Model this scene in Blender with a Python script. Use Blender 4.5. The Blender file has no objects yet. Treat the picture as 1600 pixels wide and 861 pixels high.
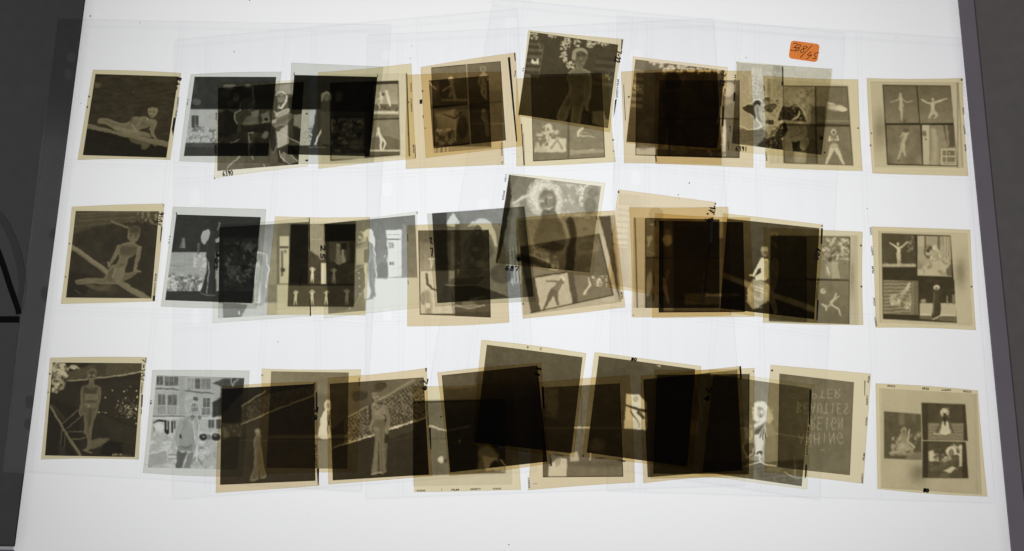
import bpy, bmesh, math, random
import numpy as np
from mathutils import Matrix, Vector

sc = bpy.context.scene
C = sc.collection
W, H, F = 1600.0, 861.0, 1600.0          # photograph frame and focal length in pixels

# ------------------------------------------------------------------ camera
TILT = math.atan(F / 6484.0)             # lean from straight down
ROLL = math.atan(113.0 / 6484.0)
DIST = 0.64
cam_d = bpy.data.cameras.new('camera')
cam = bpy.data.objects.new('camera', cam_d)
C.objects.link(cam)
cam_d.sensor_width = 36.0
cam_d.lens = 36.0 * F / W
cam_d.clip_start = 0.01
cam_d.clip_end = 50
CM = Matrix.Rotation(TILT, 3, 'X') @ Matrix.Rotation(ROLL, 3, 'Z')
CP = Vector((0, -DIST * math.sin(TILT), DIST * math.cos(TILT)))
cam.matrix_world = Matrix.Translation(CP) @ CM.to_4x4()
sc.camera = cam

# ------------------------------------------------------------------ dim room light, exposure
wd = bpy.data.worlds.new('World')
sc.world = wd
wd.use_nodes = True
wd.node_tree.nodes['Background'].inputs[0].default_value = (0.96, 0.97, 1.0, 1)
wd.node_tree.nodes['Background'].inputs[1].default_value = 0.12
sc.view_settings.view_transform = 'Standard'
sc.view_settings.look = 'None'
sc.view_settings.exposure = 0.0
sc.view_settings.gamma = 1.0
sc.cycles.transparent_max_bounces = 64
sc.cycles.max_bounces = 6
sc.cycles.min_transparent_bounces = 64
sc.cycles.use_denoising = True
rl = bpy.data.lights.new('sleeve_sheen_light', 'AREA'); rl.shape = 'RECTANGLE'; rl.size, rl.size_y = 0.8, 1.6  # unseen light, added so its reflection brightens the left sleeve
rl.energy = 5.0; rl.color = (1.0, 0.98, 0.96)
ro = bpy.data.objects.new('sleeve_sheen_light', rl); C.objects.link(ro)
ro.location = (-1.25, 0.35, 1.35)
ro.rotation_euler = (Vector((-0.3, 0, 0)) - ro.location).to_track_quat('-Z', 'Y').to_euler()
LAMP_W, LAMP_POWER = (0.67, 0.50), 1.37   # tube tray inside the light box

# ------------------------------------------------------------------ helpers
CMn = np.array(CM); CPn = np.array(CP)

def at(px, py, z=0.0):
    """photograph pixel -> point on the horizontal plane at height z (arrays welcome)"""
    px = np.asarray(px, float); py = np.asarray(py, float)
    d = np.stack([(px - W / 2) / F, -(py - H / 2) / F, -np.ones_like(px)], -1) @ CMn.T
    t = (z - CPn[2]) / d[..., 2]
    return CPn + d * t[..., None]

def lin(v):
    v = np.asarray(v, float) / 255.0
    return np.where(v <= 0.04045, v / 12.92, ((v + 0.055) / 1.055) ** 2.4)

def nodes_of(name):
    m = bpy.data.materials.new(name)
    m.use_nodes = True
    nt = m.node_tree
    nt.nodes.clear()
    return m, nt, nt.nodes.new('ShaderNodeOutputMaterial')

def link_obj(name, me, parent=None, mat=None):
    o = bpy.data.objects.new(name, me)
    C.objects.link(o)
    if parent is not None:
        o.parent = parent
    if mat is not None and me is not None:
        me.materials.append(mat)
    return o

def tag(o, label, cat, group=None, kind=None):
    o['label'] = label
    o['category'] = cat
    if group: o['group'] = group
    if kind: o['kind'] = kind
    return o

def mesh_from(name, verts, faces):
    me = bpy.data.meshes.new(name)
    me.from_pydata([tuple(v) for v in verts], [], [tuple(f) for f in faces])
    me.update()
    return me

def grid_mesh(name, P, smooth=True):
    """P: (n, m, 3) points -> quad grid mesh"""
    n, m = P.shape[:2]
    idx = np.arange(n * m).reshape(n, m)
    q = np.stack([idx[:-1, :-1], idx[:-1, 1:], idx[1:, 1:], idx[1:, :-1]], -1).reshape(-1)
    nf = (n - 1) * (m - 1)
    me = bpy.data.meshes.new(name)
    me.vertices.add(n * m)
    me.vertices.foreach_set('co', P.reshape(-1).astype(np.float32))
    me.loops.add(nf * 4)
    me.loops.foreach_set('vertex_index', q.astype(np.int32))
    me.polygons.add(nf)
    me.polygons.foreach_set('loop_start', np.arange(0, nf * 4, 4, dtype=np.int32))
    me.polygons.foreach_set('loop_total', np.full(nf, 4, np.int32))
    if smooth:
        me.polygons.foreach_set('use_smooth', np.ones(nf, bool))
    me.update(calc_edges=True)
    return me

def set_color(me, col):
    a = me.color_attributes.new('silver', 'FLOAT_COLOR', 'POINT')
    c = np.ones((len(me.vertices), 4), np.float32)
    c[:, :3] = col.reshape(-1, 3)
    a.data.foreach_set('color', c.reshape(-1))

# ------------------------------------------------------------------ materials
def film_material(name, rough, sheen):
    """light passes tinted by the silver density stored on the film; a thin surface sheen on top"""
    m, nt, out = nodes_of(name)
    at_ = nt.nodes.new('ShaderNodeAttribute'); at_.attribute_name = 'silver'
    tr = nt.nodes.new('ShaderNodeBsdfTransparent')
    nt.links.new(at_.outputs['Color'], tr.inputs['Color'])
    if not sheen:
        nt.links.new(tr.outputs[0], out.inputs[0])
        return m
    gl = nt.nodes.new('ShaderNodeBsdfGlossy'); gl.inputs['Roughness'].default_value = rough
    fr = nt.nodes.new('ShaderNodeFresnel'); fr.inputs['IOR'].default_value = 1.48
    ml = nt.nodes.new('ShaderNodeMath'); ml.operation = 'MULTIPLY'; ml.inputs[1].default_value = sheen
    mx = nt.nodes.new('ShaderNodeMixShader')
    nt.links.new(fr.outputs[0], ml.inputs[0]); nt.links.new(ml.outputs[0], mx.inputs[0])
    nt.links.new(tr.outputs[0], mx.inputs[1]); nt.links.new(gl.outputs[0], mx.inputs[2])
    nt.links.new(mx.outputs[0], out.inputs[0])
    return m

M_BASE = film_material('film_base', 0.22, 0.0)
M_PIC = film_material('film_picture', 0.25, 0.28)

def clear_plastic(name, tint, var, sheen, rough):
    m, nt, out = nodes_of(name)
    tc = nt.nodes.new('ShaderNodeTexCoord')
    mp = nt.nodes.new('ShaderNodeMapping'); mp.inputs['Scale'].default_value = (300, 9, 1)
    no = nt.nodes.new('ShaderNodeTexNoise'); no.inputs['Scale'].default_value = 1.0; no.inputs['Detail'].default_value = 3
    rp = nt.nodes.new('ShaderNodeValToRGB')
    lo = [max(0, c - var) for c in tint]; hi = [min(1, c + var) for c in tint]
    rp.color_ramp.elements[0].position = 0.3; rp.color_ramp.elements[0].color = (*lo, 1)
    rp.color_ramp.elements[1].position = 0.7; rp.color_ramp.elements[1].color = (*hi, 1)
    tr = nt.nodes.new('ShaderNodeBsdfTransparent')
    gl = nt.nodes.new('ShaderNodeBsdfGlossy'); gl.inputs['Roughness'].default_value = rough
    fr = nt.nodes.new('ShaderNodeFresnel'); fr.inputs['IOR'].default_value = 1.5
    ml = nt.nodes.new('ShaderNodeMath'); ml.operation = 'MULTIPLY'; ml.inputs[1].default_value = sheen
    mx = nt.nodes.new('ShaderNodeMixShader')
    n2 = nt.nodes.new('ShaderNodeTexNoise'); n2.inputs['Scale'].default_value = 14; n2.inputs['Detail'].default_value = 1
    bp = nt.nodes.new('ShaderNodeBump'); bp.inputs['Strength'].default_value = 0.12; bp.inputs['Distance'].default_value = 0.004
    nt.links.new(tc.outputs['Object'], n2.inputs[0]); nt.links.new(n2.outputs[0], bp.inputs['Height']); nt.links.new(bp.outputs[0], gl.inputs['Normal'])
    nt.links.new(tc.outputs['Object'], mp.inputs[0]); nt.links.new(mp.outputs[0], no.inputs[0])
    nt.links.new(no.outputs[0], rp.inputs[0]); nt.links.new(rp.outputs[0], tr.inputs[0])
    if not sheen:
        nt.links.new(tr.outputs[0], out.inputs[0])
        return m
    nt.links.new(fr.outputs[0], ml.inputs[0]); nt.links.new(ml.outputs[0], mx.inputs[0])
    nt.links.new(tr.outputs[0], mx.inputs[1]); nt.links.new(gl.outputs[0], mx.inputs[2])
    nt.links.new(mx.outputs[0], out.inputs[0])
    return m

M_SLEEVE = clear_plastic('sleeve_plastic', (0.981, 0.982, 0.985), 0.0016, 0.55, 0.10)
M_SLEEVE_BACK = clear_plastic('sleeve_plastic_back', (0.981, 0.982, 0.985), 0.0016, 0, 0.08)
M_SEAM = clear_plastic('sleeve_weld', (0.972, 0.974, 0.979), 0.004, 0, 0.2)
M_EDGE = clear_plastic('sleeve_cut_edge', (0.945, 0.948, 0.955), 0.004, 0, 0.2)

def solid(name, col, rough=0.5, noise=0.0, scale=60, spec=0.5):
    m, nt, out = nodes_of(name)
    b = nt.nodes.new('ShaderNodeBsdfPrincipled')
    b.inputs['Roughness'].default_value = rough
    b.inputs['Specular IOR Level'].default_value = spec
    if noise:
        tc = nt.nodes.new('ShaderNodeTexCoord')
        no = nt.nodes.new('ShaderNodeTexNoise'); no.inputs['Scale'].default_value = scale; no.inputs['Detail'].default_value = 6
        rp = nt.nodes.new('ShaderNodeValToRGB')
        rp.color_ramp.elements[0].position = 0.25; rp.color_ramp.elements[0].color = (*[c * (1 - noise) for c in col], 1)
        rp.color_ramp.elements[1].position = 0.75; rp.color_ramp.elements[1].color = (*[c * (1 + noise) for c in col], 1)
        nt.links.new(tc.outputs['Object'], no.inputs[0]); nt.links.new(no.outputs[0], rp.inputs[0])
        nt.links.new(rp.outputs[0], b.inputs['Base Color'])
    else:
        b.inputs['Base Color'].default_value = (*col, 1)
    nt.links.new(b.outputs[0], out.inputs[0])
    return m

M_INK = solid('black_ink', (0.012, 0.009, 0.008), 0.6)
M_BEZEL = solid('grey_plastic', (0.108, 0.105, 0.105), 0.5, 0.08, 90, 0.3)
M_BEZEL2 = solid('warm_grey_plastic', (0.36, 0.325, 0.32), 0.5, 0.08, 90, 0.3)
M_LIP = solid('lit_lip_apron_grey', (0.48, 0.43, 0.49), 0.45, 0.05, 40, 0.4)  # lip's paler tone paints in the light a chamfer would catch; apron shares it
M_BLACK = solid('black_metal', (0.006, 0.006, 0.006), 0.7, spec=0.1)
M_BLACK2 = solid('dark_rubber', (0.06, 0.058, 0.06), 0.6)
M_PALE = solid('pale_trim', (0.95, 0.95, 0.95), 0.5)
M_DUST = solid('dust_grain', (0.05, 0.045, 0.04), 0.9)

def diffuser_material():
    m, nt, out = nodes_of('opal_acrylic')
    tl = nt.nodes.new('ShaderNodeBsdfTranslucent'); tl.inputs[0].default_value = (0.925, 0.93, 0.935, 1)
    nt.links.new(tl.outputs[0], out.inputs[0])
    return m
M_OPAL = diffuser_material()

def sticker_material():
    m, nt, out = nodes_of('orange_paper')
    tc = nt.nodes.new('ShaderNodeTexCoord')
    no = nt.nodes.new('ShaderNodeTexNoise'); no.inputs['Scale'].default_value = 260; no.inputs['Detail'].default_value = 5
    rp = nt.nodes.new('ShaderNodeValToRGB')
    rp.color_ramp.elements[0].position = 0.3; rp.color_ramp.elements[0].color = (0.92, 0.25, 0.05, 1)
    rp.color_ramp.elements[1].position = 0.7; rp.color_ramp.elements[1].color = (0.95, 0.30, 0.07, 1)
    tl = nt.nodes.new('ShaderNodeBsdfTranslucent'); df = nt.nodes.new('ShaderNodeBsdfDiffuse')
    mx = nt.nodes.new('ShaderNodeMixShader'); mx.inputs[0].default_value = 0.12
    nt.links.new(tc.outputs['Object'], no.inputs[0]); nt.links.new(no.outputs[0], rp.inputs[0])
    nt.links.new(rp.outputs[0], tl.inputs[0]); nt.links.new(rp.outputs[0], df.inputs[0])
    nt.links.new(tl.outputs[0], mx.inputs[1]); nt.links.new(df.outputs[0], mx.inputs[2])
    nt.links.new(mx.outputs[0], out.inputs[0])
    return m
M_STICKER = sticker_material()

# ------------------------------------------------------------------ light table
XL = float(np.mean([at(133, 0)[0], at(22, 861)[0]]))
XR = float(np.mean([at(1497, 0)[0], at(1580, 861)[0]]))
YT = float(at(800, 0)[1]) + 0.035
YB = float(at(800, 861)[1]) - 0.035

def box(name, x0, x1, y0, y1, z0, z1, mat, parent, bev=0.0):
    bm = bmesh.new()
    bmesh.ops.create_cube(bm, size=1.0, matrix=Matrix.Translation(((x0 + x1) / 2, (y0 + y1) / 2, (z0 + z1) / 2)) @
                          Matrix.Diagonal((x1 - x0, y1 - y0, z1 - z0, 1)))
    if bev:
        bmesh.ops.bevel(bm, geom=bm.edges[:], offset=bev, segments=2, affect='EDGES')
    me = bpy.data.meshes.new(name)
    bm.to_mesh(me); bm.free()
    return link_obj(name, me, parent, mat)

table = link_obj('light_table', None)
tag(table, 'glowing white light table with dark grey borders under all the film sleeves', 'light table')
yl = float(at(11, 853)[1])
me = mesh_from('diffuser', [(XL, YB, -0.0004), (XR, YB, -0.0004), (XR, YT, -0.0004), (XL, YT, -0.0004)], [(0, 1, 2, 3)])
link_obj('diffuser', me, table, M_OPAL)
box('border', XL - 0.14, XL, yl, YT, -0.03, 0.0, M_BEZEL, table, 0.0006)
box('front_trim', XL - 0.14, XL - 0.0008, yl - 0.0022, yl - 0.0003, -0.03, -0.0003, M_PALE, table)
box('front_apron', XL - 0.14, XL - 0.0008, yl - 0.05, yl - 0.0025, -0.03, -0.004, M_LIP, table)
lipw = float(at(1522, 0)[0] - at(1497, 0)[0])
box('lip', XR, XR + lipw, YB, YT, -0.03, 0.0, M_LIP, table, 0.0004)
box('border', XR + lipw + 0.0002, XR + 0.16, YB, YT, -0.03, -0.0006, M_BEZEL2, table, 0.0006)
ld = bpy.data.lights.new('tube_tray', 'AREA')
ld.shape = 'RECTANGLE'; ld.size, ld.size_y = LAMP_W; ld.energy = LAMP_POWER
ld.color = (1.0, 0.995, 0.985)
lo = bpy.data.objects.new('tube_tray', ld); C.objects.link(lo)
lo.location = ((XL + XR) / 2 + 0.002, 0.03, -0.20)
lo.rotation_euler = (math.pi, 0, 0)
lo.parent = table

# ------------------------------------------------------------------ stroke and polygon marks
def ribbon(polys, w, z):
    """polylines in photograph pixels -> flat ribbons of half width w pixels"""
    V, Fc = [], []
    for pl in polys:
        p = np.array(pl, float)
        if len(p) < 2: continue
        d = np.gradient(p, axis=0)
        d /= np.maximum(np.linalg.norm(d, axis=1, keepdims=True), 1e-6)
        n = np.stack([-d[:, 1], d[:, 0]], 1) * w
        p[0] -= d[0] * w * .6; p[-1] += d[-1] * w * .6
        a, b = p + n, p - n
        k = len(V)
        for q in range(len(p)):
            V.append(at(a[q, 0], a[q, 1], z)); V.append(at(b[q, 0], b[q, 1], z))
        for q in range(len(p) - 1):
            Fc.append((k + 2 * q, k + 2 * q + 1, k + 2 * q + 3, k + 2 * q + 2))
    return V, Fc

def smooth_line(pl, n=5):
    """Catmull-Rom through the points"""
    p = np.array(pl, float)
    if len(p) < 3: return p
    e = np.vstack([2 * p[0] - p[1], p, 2 * p[-1] - p[-2]])
    out = []
    for i in range(1, len(e) - 2):
        for t in np.linspace(0, 1, n, endpoint=False):
            a, b, c, d = e[i - 1:i + 3]
            out.append(.5 * ((2 * b) + (c - a) * t + (2 * a - 5 * b + 4 * c - d) * t * t + (3 * b - a - 3 * c + d) * t ** 3))
    out.append(p[-1])
    return np.array(out)

_txt = {}
def text_shape(s):
    """outline of a line of print, scaled to the unit box"""
    if s not in _txt:
        cu = bpy.data.curves.new('lettering', 'FONT'); cu.body = s; cu.resolution_u = 2; cu.offset = 0.035
        o = bpy.data.objects.new('lettering', cu); C.objects.link(o)
        dg = bpy.context.evaluated_depsgraph_get()
        me = bpy.data.meshes.new_from_object(o.evaluated_get(dg))
        v = np.array([x.co[:2] for x in me.vertices]); f = [tuple(p.vertices) for p in me.polygons]
        bpy.data.objects.remove(o); bpy.data.curves.remove(cu); bpy.data.meshes.remove(me)
        v -= v.min(0); v /= v.max(0)
        _txt[s] = (v, f)
    return _txt[s]

def text_on(s, p0, p1, h, z, mirror=False):
    """print s from pixel p0 to p1 along its base line, h pixels tall (negative: the other side)"""
    v, f = text_shape(s)
    p0 = np.array(p0, float); p1 = np.array(p1, float)
    d = p1 - p0
    n = np.array([d[1], -d[0]]) / np.linalg.norm(d) * h
    u = 1 - v[:, :1] if mirror else v[:, :1]
    px = p0 + u * d + v[:, 1:] * n
    return at(px[:, 0], px[:, 1], z), f

# strokes of handwritten characters in a unit box, y down
GL = {'0': [[(.5, 0), (.1, .3), (.15, .8), (.5, 1), (.85, .7), (.85, .25), (.5, 0)]],
      '1': [[(.5, 0), (.45, 1)]],
      '3': [[(.1, .1), (.6, 0), (.8, .2), (.4, .45), (.85, .65), (.6, 1), (.05, .95)]],
      '4': [[(.5, 0), (.1, .6), (.9, .5)], [(.8, .2), (.5, 1.1)]],
      '5': [[(.9, 0), (.35, .05), (.25, .4), (.7, .5), (.75, .85), (.4, 1), (.1, .9)]],
      '6': [[(.75, 0), (.3, .35), (.1, .75), (.4, 1), (.75, .8), (.6, .55), (.2, .65)]],
      '7': [[(.05, .05), (.9, .0), (.4, 1)]],
      '8': [[(.75, .1), (.3, .05), (.3, .35), (.75, .65), (.6, 1), (.15, .9), (.3, .55), (.75, .3), (.75, .1)]],
      '9': [[(.8, .15), (.4, .0), (.2, .3), (.5, .5), (.8, .2), (.75, .6), (.6, 1)]],
      '2': [[(.1, .2), (.5, 0), (.8, .25), (.4, .7), (.1, .95), (.9, .95)]],
      'A': [[(.05, 1), (.5, 0), (.95, 1)], [(.2, .6), (.8, .6)]],
      'B': [[(.1, 0), (.1, 1)], [(.1, 0), (.8, .2), (.1, .5), (.9, .75), (.1, 1)]],
      'W': [[(0, 0), (.25, 1), (.5, .3), (.75, 1), (1, 0)]],
      'E': [[(.9, 0), (.1, .0), (.1, 1), (.9, 1)], [(.1, .5), (.75, .5)]],
      'P': [[(.1, 1), (.15, 0), (.8, .15), (.75, .45), (.15, .55)]],
      'T': [[(0, .02), (1, 0)], [(.5, 0), (.5, 1)]],
      'R': [[(.1, 1), (.15, 0), (.85, .15), (.7, .45), (.15, .5), (.95, 1)]],
      'U': [[(.1, 0), (.15, .8), (.5, 1), (.85, .8), (.9, 0)]],
      'I': [[(.5, 0), (.5, 1)]],
      'S': [[(.9, .1), (.4, 0), (.15, .25), (.8, .65), (.6, 1), (.1, .9)]],
      'G': [[(.9, .15), (.4, 0), (.1, .5), (.4, 1), (.9, .8), (.9, .55), (.5, .55)]],
      'N': [[(.1, 1), (.1, 0), (.9, 1), (.9, 0)]],
      'H': [[(.1, 0), (.1, 1)], [(.9, 0), (.9, 1)], [(.1, .5), (.9, .5)]],
      '-': [[(.2, .5), (.8, .5)]], '.': [[(.4, .9), (.55, 1)]],
      '/': [[(.95, 0), (.05, 1)]], 'L': [[(.1, 0), (.1, 1), (.9, 1)]], 'M': [[(0, 1), (.15, 0), (.5, .8), (.85, 0), (1, 1)]],
      'Z': [[(.1, 0), (.9, 0), (.1, 1), (.9, 1)]], 'K': [[(.1, 0), (.1, 1)], [(.9, 0), (.1, .5), (.95, 1)]]}
ROUND = set('035689BPRUSG2')

def hand(s, p0, p1, h, gap=.82):
    """handwritten line: list of pixel polylines from p0 to p1, h pixels tall downwards of the run"""
    p0 = np.array(p0, float); p1 = np.array(p1, float); d = (p1 - p0) / len(s)
    n = np.array([-d[1], d[0]]) / np.linalg.norm(d) * h
    out = []
    for i, ch in enumerate(s):
        for st in GL.get(ch, []):
            q = np.array([p0 + d * (i + x * gap) + n * y for x, y in st])
            out.append(smooth_line(q, 4) if ch in ROUND else q)
    return out

# ------------------------------------------------------------------ picture painter
def vnoise(X, Y, freq, seed, octv=3):
    r = np.zeros_like(X); amp = 1.0; tot = 0
    for o in range(octv):
        g = np.random.RandomState(seed * 7 + o).rand(64, 64)
        x = X * freq; y = Y * freq
        xi = np.floor(x).astype(int); yi = np.floor(y).astype(int)
        fx = x - xi; fy = y - yi
        fx = fx * fx * (3 - 2 * fx); fy = fy * fy * (3 - 2 * fy)
        a = g[yi % 64, xi % 64]; b = g[yi % 64, (xi + 1) % 64]
        c = g[(yi + 1) % 64, xi % 64]; d = g[(yi + 1) % 64, (xi + 1) % 64]
        r += amp * ((a * (1 - fx) + b * fx) * (1 - fy) + (c * (1 - fx) + d * fx) * fy)
        tot += amp; amp *= .55; freq *= 2.1
    return r / tot

class Paint:
    """paints print tone (0-255 as read on the lit table) in the coordinates of an enlargement"""
    def __init__(s, X, Y, L, seed, k=3.5, wob=1.0):
        s.X0, s.Y0, s.L = X, Y, np.full_like(X, float(L)); s.m = None; s.seed = seed
        q = lambda f, o: vnoise(X, Y, 1.0 / (f * k), seed + o, 2) - .5      # hand-drawn shapes get an uneven outline
        s.X = X + (q(8, 900) * 2.4 + q(2.6, 901) * .9) * k * wob
        s.Y = Y + (q(8, 902) * 2.4 + q(2.6, 903) * .9) * k * wob
    def put(s, k, v, a=1.0):
        k = np.clip(k, 0, 1) * a
        if s.m is not None: k = k * s.m
        s.L = s.L * (1 - k) + v * k
        return s
    def sd(s, pts, raw=False):
        p = np.array(pts, float); X, Y = (s.X0, s.Y0) if raw else (s.X, s.Y)
        d = np.full_like(X, 1e9); ins = np.zeros(X.shape, bool)
        for (x0, y0), (x1, y1) in zip(p, np.roll(p, -1, 0)):
            ex, ey = x1 - x0, y1 - y0
            t = np.clip(((X - x0) * ex + (Y - y0) * ey) / (ex * ex + ey * ey + 1e-9), 0, 1)
            d = np.minimum(d, np.hypot(X - x0 - t * ex, Y - y0 - t * ey))
            c = ((y0 > Y) != (y1 > Y)) & (X < ex * (Y - y0) / (ey if abs(ey) > 1e-9 else 1e-9) + x0)
            ins ^= c
        return np.where(ins, -d, d)
    def clip(s, pts=None):
        s.m = None if pts is None else np.clip(.5 - s.sd(pts, True) / 3, 0, 1)
        return s
    def p(s, pts, L, a=1, f=4):
        return s.put(.5 - s.sd(pts) / f, L, a)
    def r(s, x0, y0, x1, y1, L, a=1, f=4):
        return s.put(.5 - s.sd([(x0, y0), (x1, y0), (x1, y1), (x0, y1)], True) / f, L, a)
    def photo(s, pts, L):
        s.clip(); s.put(.5 - s.sd(pts, True) / 3, L); s.clip(pts)
        return s
    def e(s, cx, cy, rx, ry, L, rot=0, a=1, f=.25):
        c, q = math.cos(rot), math.sin(rot)
        u = ((s.X - cx) * c + (s.Y - cy) * q) / rx; v = (-(s.X - cx) * q + (s.Y - cy) * c) / ry
        d = 1 - np.hypot(u, v)
        return s.put(d / f + .5, L * (.93 + .10 * np.clip(d, 0, 1)), a)
    def ring(s, cx, cy, rx, ry, L, w=.2, rot=0, a=1):
        c, q = math.cos(rot), math.sin(rot)
        u = ((s.X - cx) * c + (s.Y - cy) * q) / rx; v = (-(s.X - cx) * q + (s.Y - cy) * c) / ry
        return s.put(1.1 - np.abs(np.hypot(u, v) - .97) / (w * .8), L, a * .5)
    def blob(s, cx, cy, rx, ry, L, a=1):
        return s.put(np.exp(-((s.X - cx) / rx) ** 2 - ((s.Y - cy) / ry) ** 2), L, a)
    def l(s, pts, L, w=None, a=1, f=4, rim=None):
        """tapered limb: (x, y, radius) points"""
        q_ = np.array([(q[0], q[1]) for q in pts]); thin = w is not None and w <= 3.2 and np.ptp(q_, axis=0).max() > 170
        X, Y = (s.X0, s.Y0) if thin else (s.X, s.Y)          # ruled lines stay straight
        k = np.full_like(s.X, -1e9); D = np.zeros_like(s.X)
        pts = [(q[0], q[1], q[2] if len(q) > 2 else w) for q in pts]
        for (x0, y0, r0), (x1, y1, r1) in zip(pts[:-1], pts[1:]):
            ex, ey = x1 - x0, y1 - y0
            t = np.clip(((X - x0) * ex + (Y - y0) * ey) / (ex * ex + ey * ey + 1e-9), 0, 1)
            rr = r0 + (r1 - r0) * t
            g = rr - np.hypot(X - x0 - t * ex, Y - y0 - t * ey)
            D = np.where(g > k, np.clip(g / np.maximum(rr, 1e-6), 0, 1), D); k = np.maximum(k, g)
        if rim is not None:
            v = L + .7 * (rim - L) * (1 - D) ** 1.8
        else:
            v = L * (.93 + .11 * D)
        return s.put(.5 + k / f, v, a)
    def body(s, pts, L, rim=None, a=1, f=5):
        """limb with a lighter or darker rim, as rounded flesh prints"""
        s.l(pts, L, a=a, f=f, rim=rim)
        return s
    def n(s, size, amp, o=4, thr=None):
        s.seed += 1
        q = vnoise(s.X, s.Y, 1.0 / size, s.seed, o) - .5
        if s.m is not None: q = q * s.m
        s.L = np.clip(s.L + q * 2 * amp, 4, 240)
        return s
    def sil(s, pts, L, rim, w=8, a=1, f=4, raw=False):
        """one smooth closed outline, shaded from rim to core like a rounded body"""
        q = list(pts) + [pts[0]]
        d = s.sd([tuple(v) for v in smooth_line(q, 3)[:-1]])
        return s.put(.5 - d / f, L + (rim - L) * np.exp(-np.maximum(-d, 0) / w), a)
    def streak(s, sx, sy, amp, ang=0.):
        s.seed += 1
        c, t = math.cos(ang), math.sin(ang)
        q = vnoise((s.X * c + s.Y * t) / sx, (-s.X * t + s.Y * c) / sy, 1.0, s.seed, 3) - .5
        s.L = np.clip(s.L + q * 2 * amp * (1 if s.m is None else s.m), 4, 240)
        return s
    def tame(s, top, k):
        """roll the highlights off above a tone"""
        s.L = np.where(s.L > top, top + (s.L - top) * k, s.L)
        return s
    def soft(s, n=1):
        for _ in range(n):
            P = np.pad(s.L, 1, mode='edge')
            s.L = (P[1:-1, 1:-1] * 4 + (P[:-2, 1:-1] + P[2:, 1:-1] + P[1:-1, :-2] + P[1:-1, 2:]) * 2 + P[:-2, :-2] + P[2:, 2:] + P[:-2, 2:] + P[2:, :-2]) / 16
        return s
    def curls(s, cx, cy, rx, ry, m, L0, L1, ln, w=2.0, a=.6, inner=.55):
        """hair: short curved strands round a head"""
        r = random.Random(s.seed + m)
        for _ in range(m):
            t = r.uniform(0, 6.283); q = r.uniform(inner, 1.05); b = t + r.uniform(-1.2, 1.2)
            x, y = cx + rx * q * math.cos(t), cy + ry * q * math.sin(t)
            e = r.uniform(.5, 1) * ln
            s.l([(x, y, w), (x + e * math.cos(b), y + e * math.sin(b), w * .8), (x + e * 1.5 * math.cos(b + .9), y + e * 1.5 * math.sin(b + .9), w * .5)], r.uniform(L0, L1), a=a, f=3)
        return s
    def speck(s, pts, L, size, cut=.55, a=1, f=8, sharp=6):
        """patches of tone L scattered inside a polygon (leaves, crowd, foam)"""
        s.seed += 1
        q = vnoise(s.X, s.Y, 1.0 / size, s.seed, 3)
        return s.put(np.clip((q - cut) * sharp, 0, 1) * np.clip(.5 - s.sd(pts) / f, 0, 1), L, a)
    def stripes(s, pts, L, period, ang=0., duty=.5, a=1):
        t = (s.X * math.sin(ang) + s.Y * math.cos(ang)) / period
        k = np.clip((duty - np.abs((t % 1) - .5) * 2) * 4 + .5, 0, 1)
        return s.put(k * np.clip(.5 - s.sd(pts) / 4, 0, 1), L, a)
    def g(s, x0, y0, x1, y1, d0, d1):
        ex, ey = x1 - x0, y1 - y0
        t = np.clip(((s.X - x0) * ex + (s.Y - y0) * ey) / (ex * ex + ey * ey), 0, 1)
        s.L = np.clip(s.L + (d0 + (d1 - d0) * t) * (1 if s.m is None else s.m), 4, 240)
        return s
    def stand(s, x, y, h, L, arms=None, lean=0, hair=None, legs=.12):
        """small standing figure, feet at (x, y), h tall"""
        q = lambda a, b: (x + a * h + lean * b * h, y - b * h)
        for sg in (-1, 1):
            s.l([(*q(sg * .04, .5), .055 * h), (*q(sg * legs * .7, .25), .04 * h), (*q(sg * legs, .02), .022 * h)], L, f=3)
        s.l([(*q(0, .5), .075 * h), (*q(0, .64), .06 * h), (*q(0, .8), .08 * h)], L, f=3)
        for ax in (arms or [[(.09, .8), (.12, .62), (.1, .48)], [(-.09, .8), (-.12, .62), (-.1, .48)]]):
            s.l([(*q(a, b), .026 * h) for a, b in ax], L, f=3)
        s.e(*q(0, .93), .055 * h, .07 * h, hair if hair else L)
        return s

BASE = {'cream': (218, 206, 171), 'pale': (226, 211, 180), 'grey': (205, 207, 199), 'green': (207, 196, 160), 'warm': (216, 200, 165), 'straw': (211, 197, 158), 'bright': (229, 224, 204), 'clear': (221, 223, 215)}
WHITE = lin(238)

def quad_pts(Q, n, bow=0.0, seed=0, edge=None):
    """bilinear patch over four pixel corners TL TR BR BL"""
    Q = np.array(Q, float)
    ax = np.linspace(0, 1, n) if edge is None else np.concatenate([[0, edge, edge * 2.2], np.linspace(.06, .94, n - 6), [1 - edge * 2.2, 1 - edge, 1]])
    u, v = np.meshgrid(ax, ax, indexing='ij')
    u = u[..., None]; v = v[..., None]
    P = Q[0] * (1 - u) * (1 - v) + Q[1] * u * (1 - v) + Q[2] * u * v + Q[3] * (1 - u) * v
    if bow:
        rs = np.random.RandomState(seed + 11)
        b = rs.uniform(-1, 1, 4) * bow
        P[..., 1] += (b[0] * (1 - v) * np.sin(np.pi * u) + b[1] * v * np.sin(np.pi * u))[..., 0]
        P[..., 0] += (b[2] * (1 - u) * np.sin(np.pi * v) + b[3] * u * np.sin(np.pi * v))[..., 0]
    return P

N_FILM = [0]
ALL = []
GRP = 'photographic negatives spread over the light table'

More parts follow.
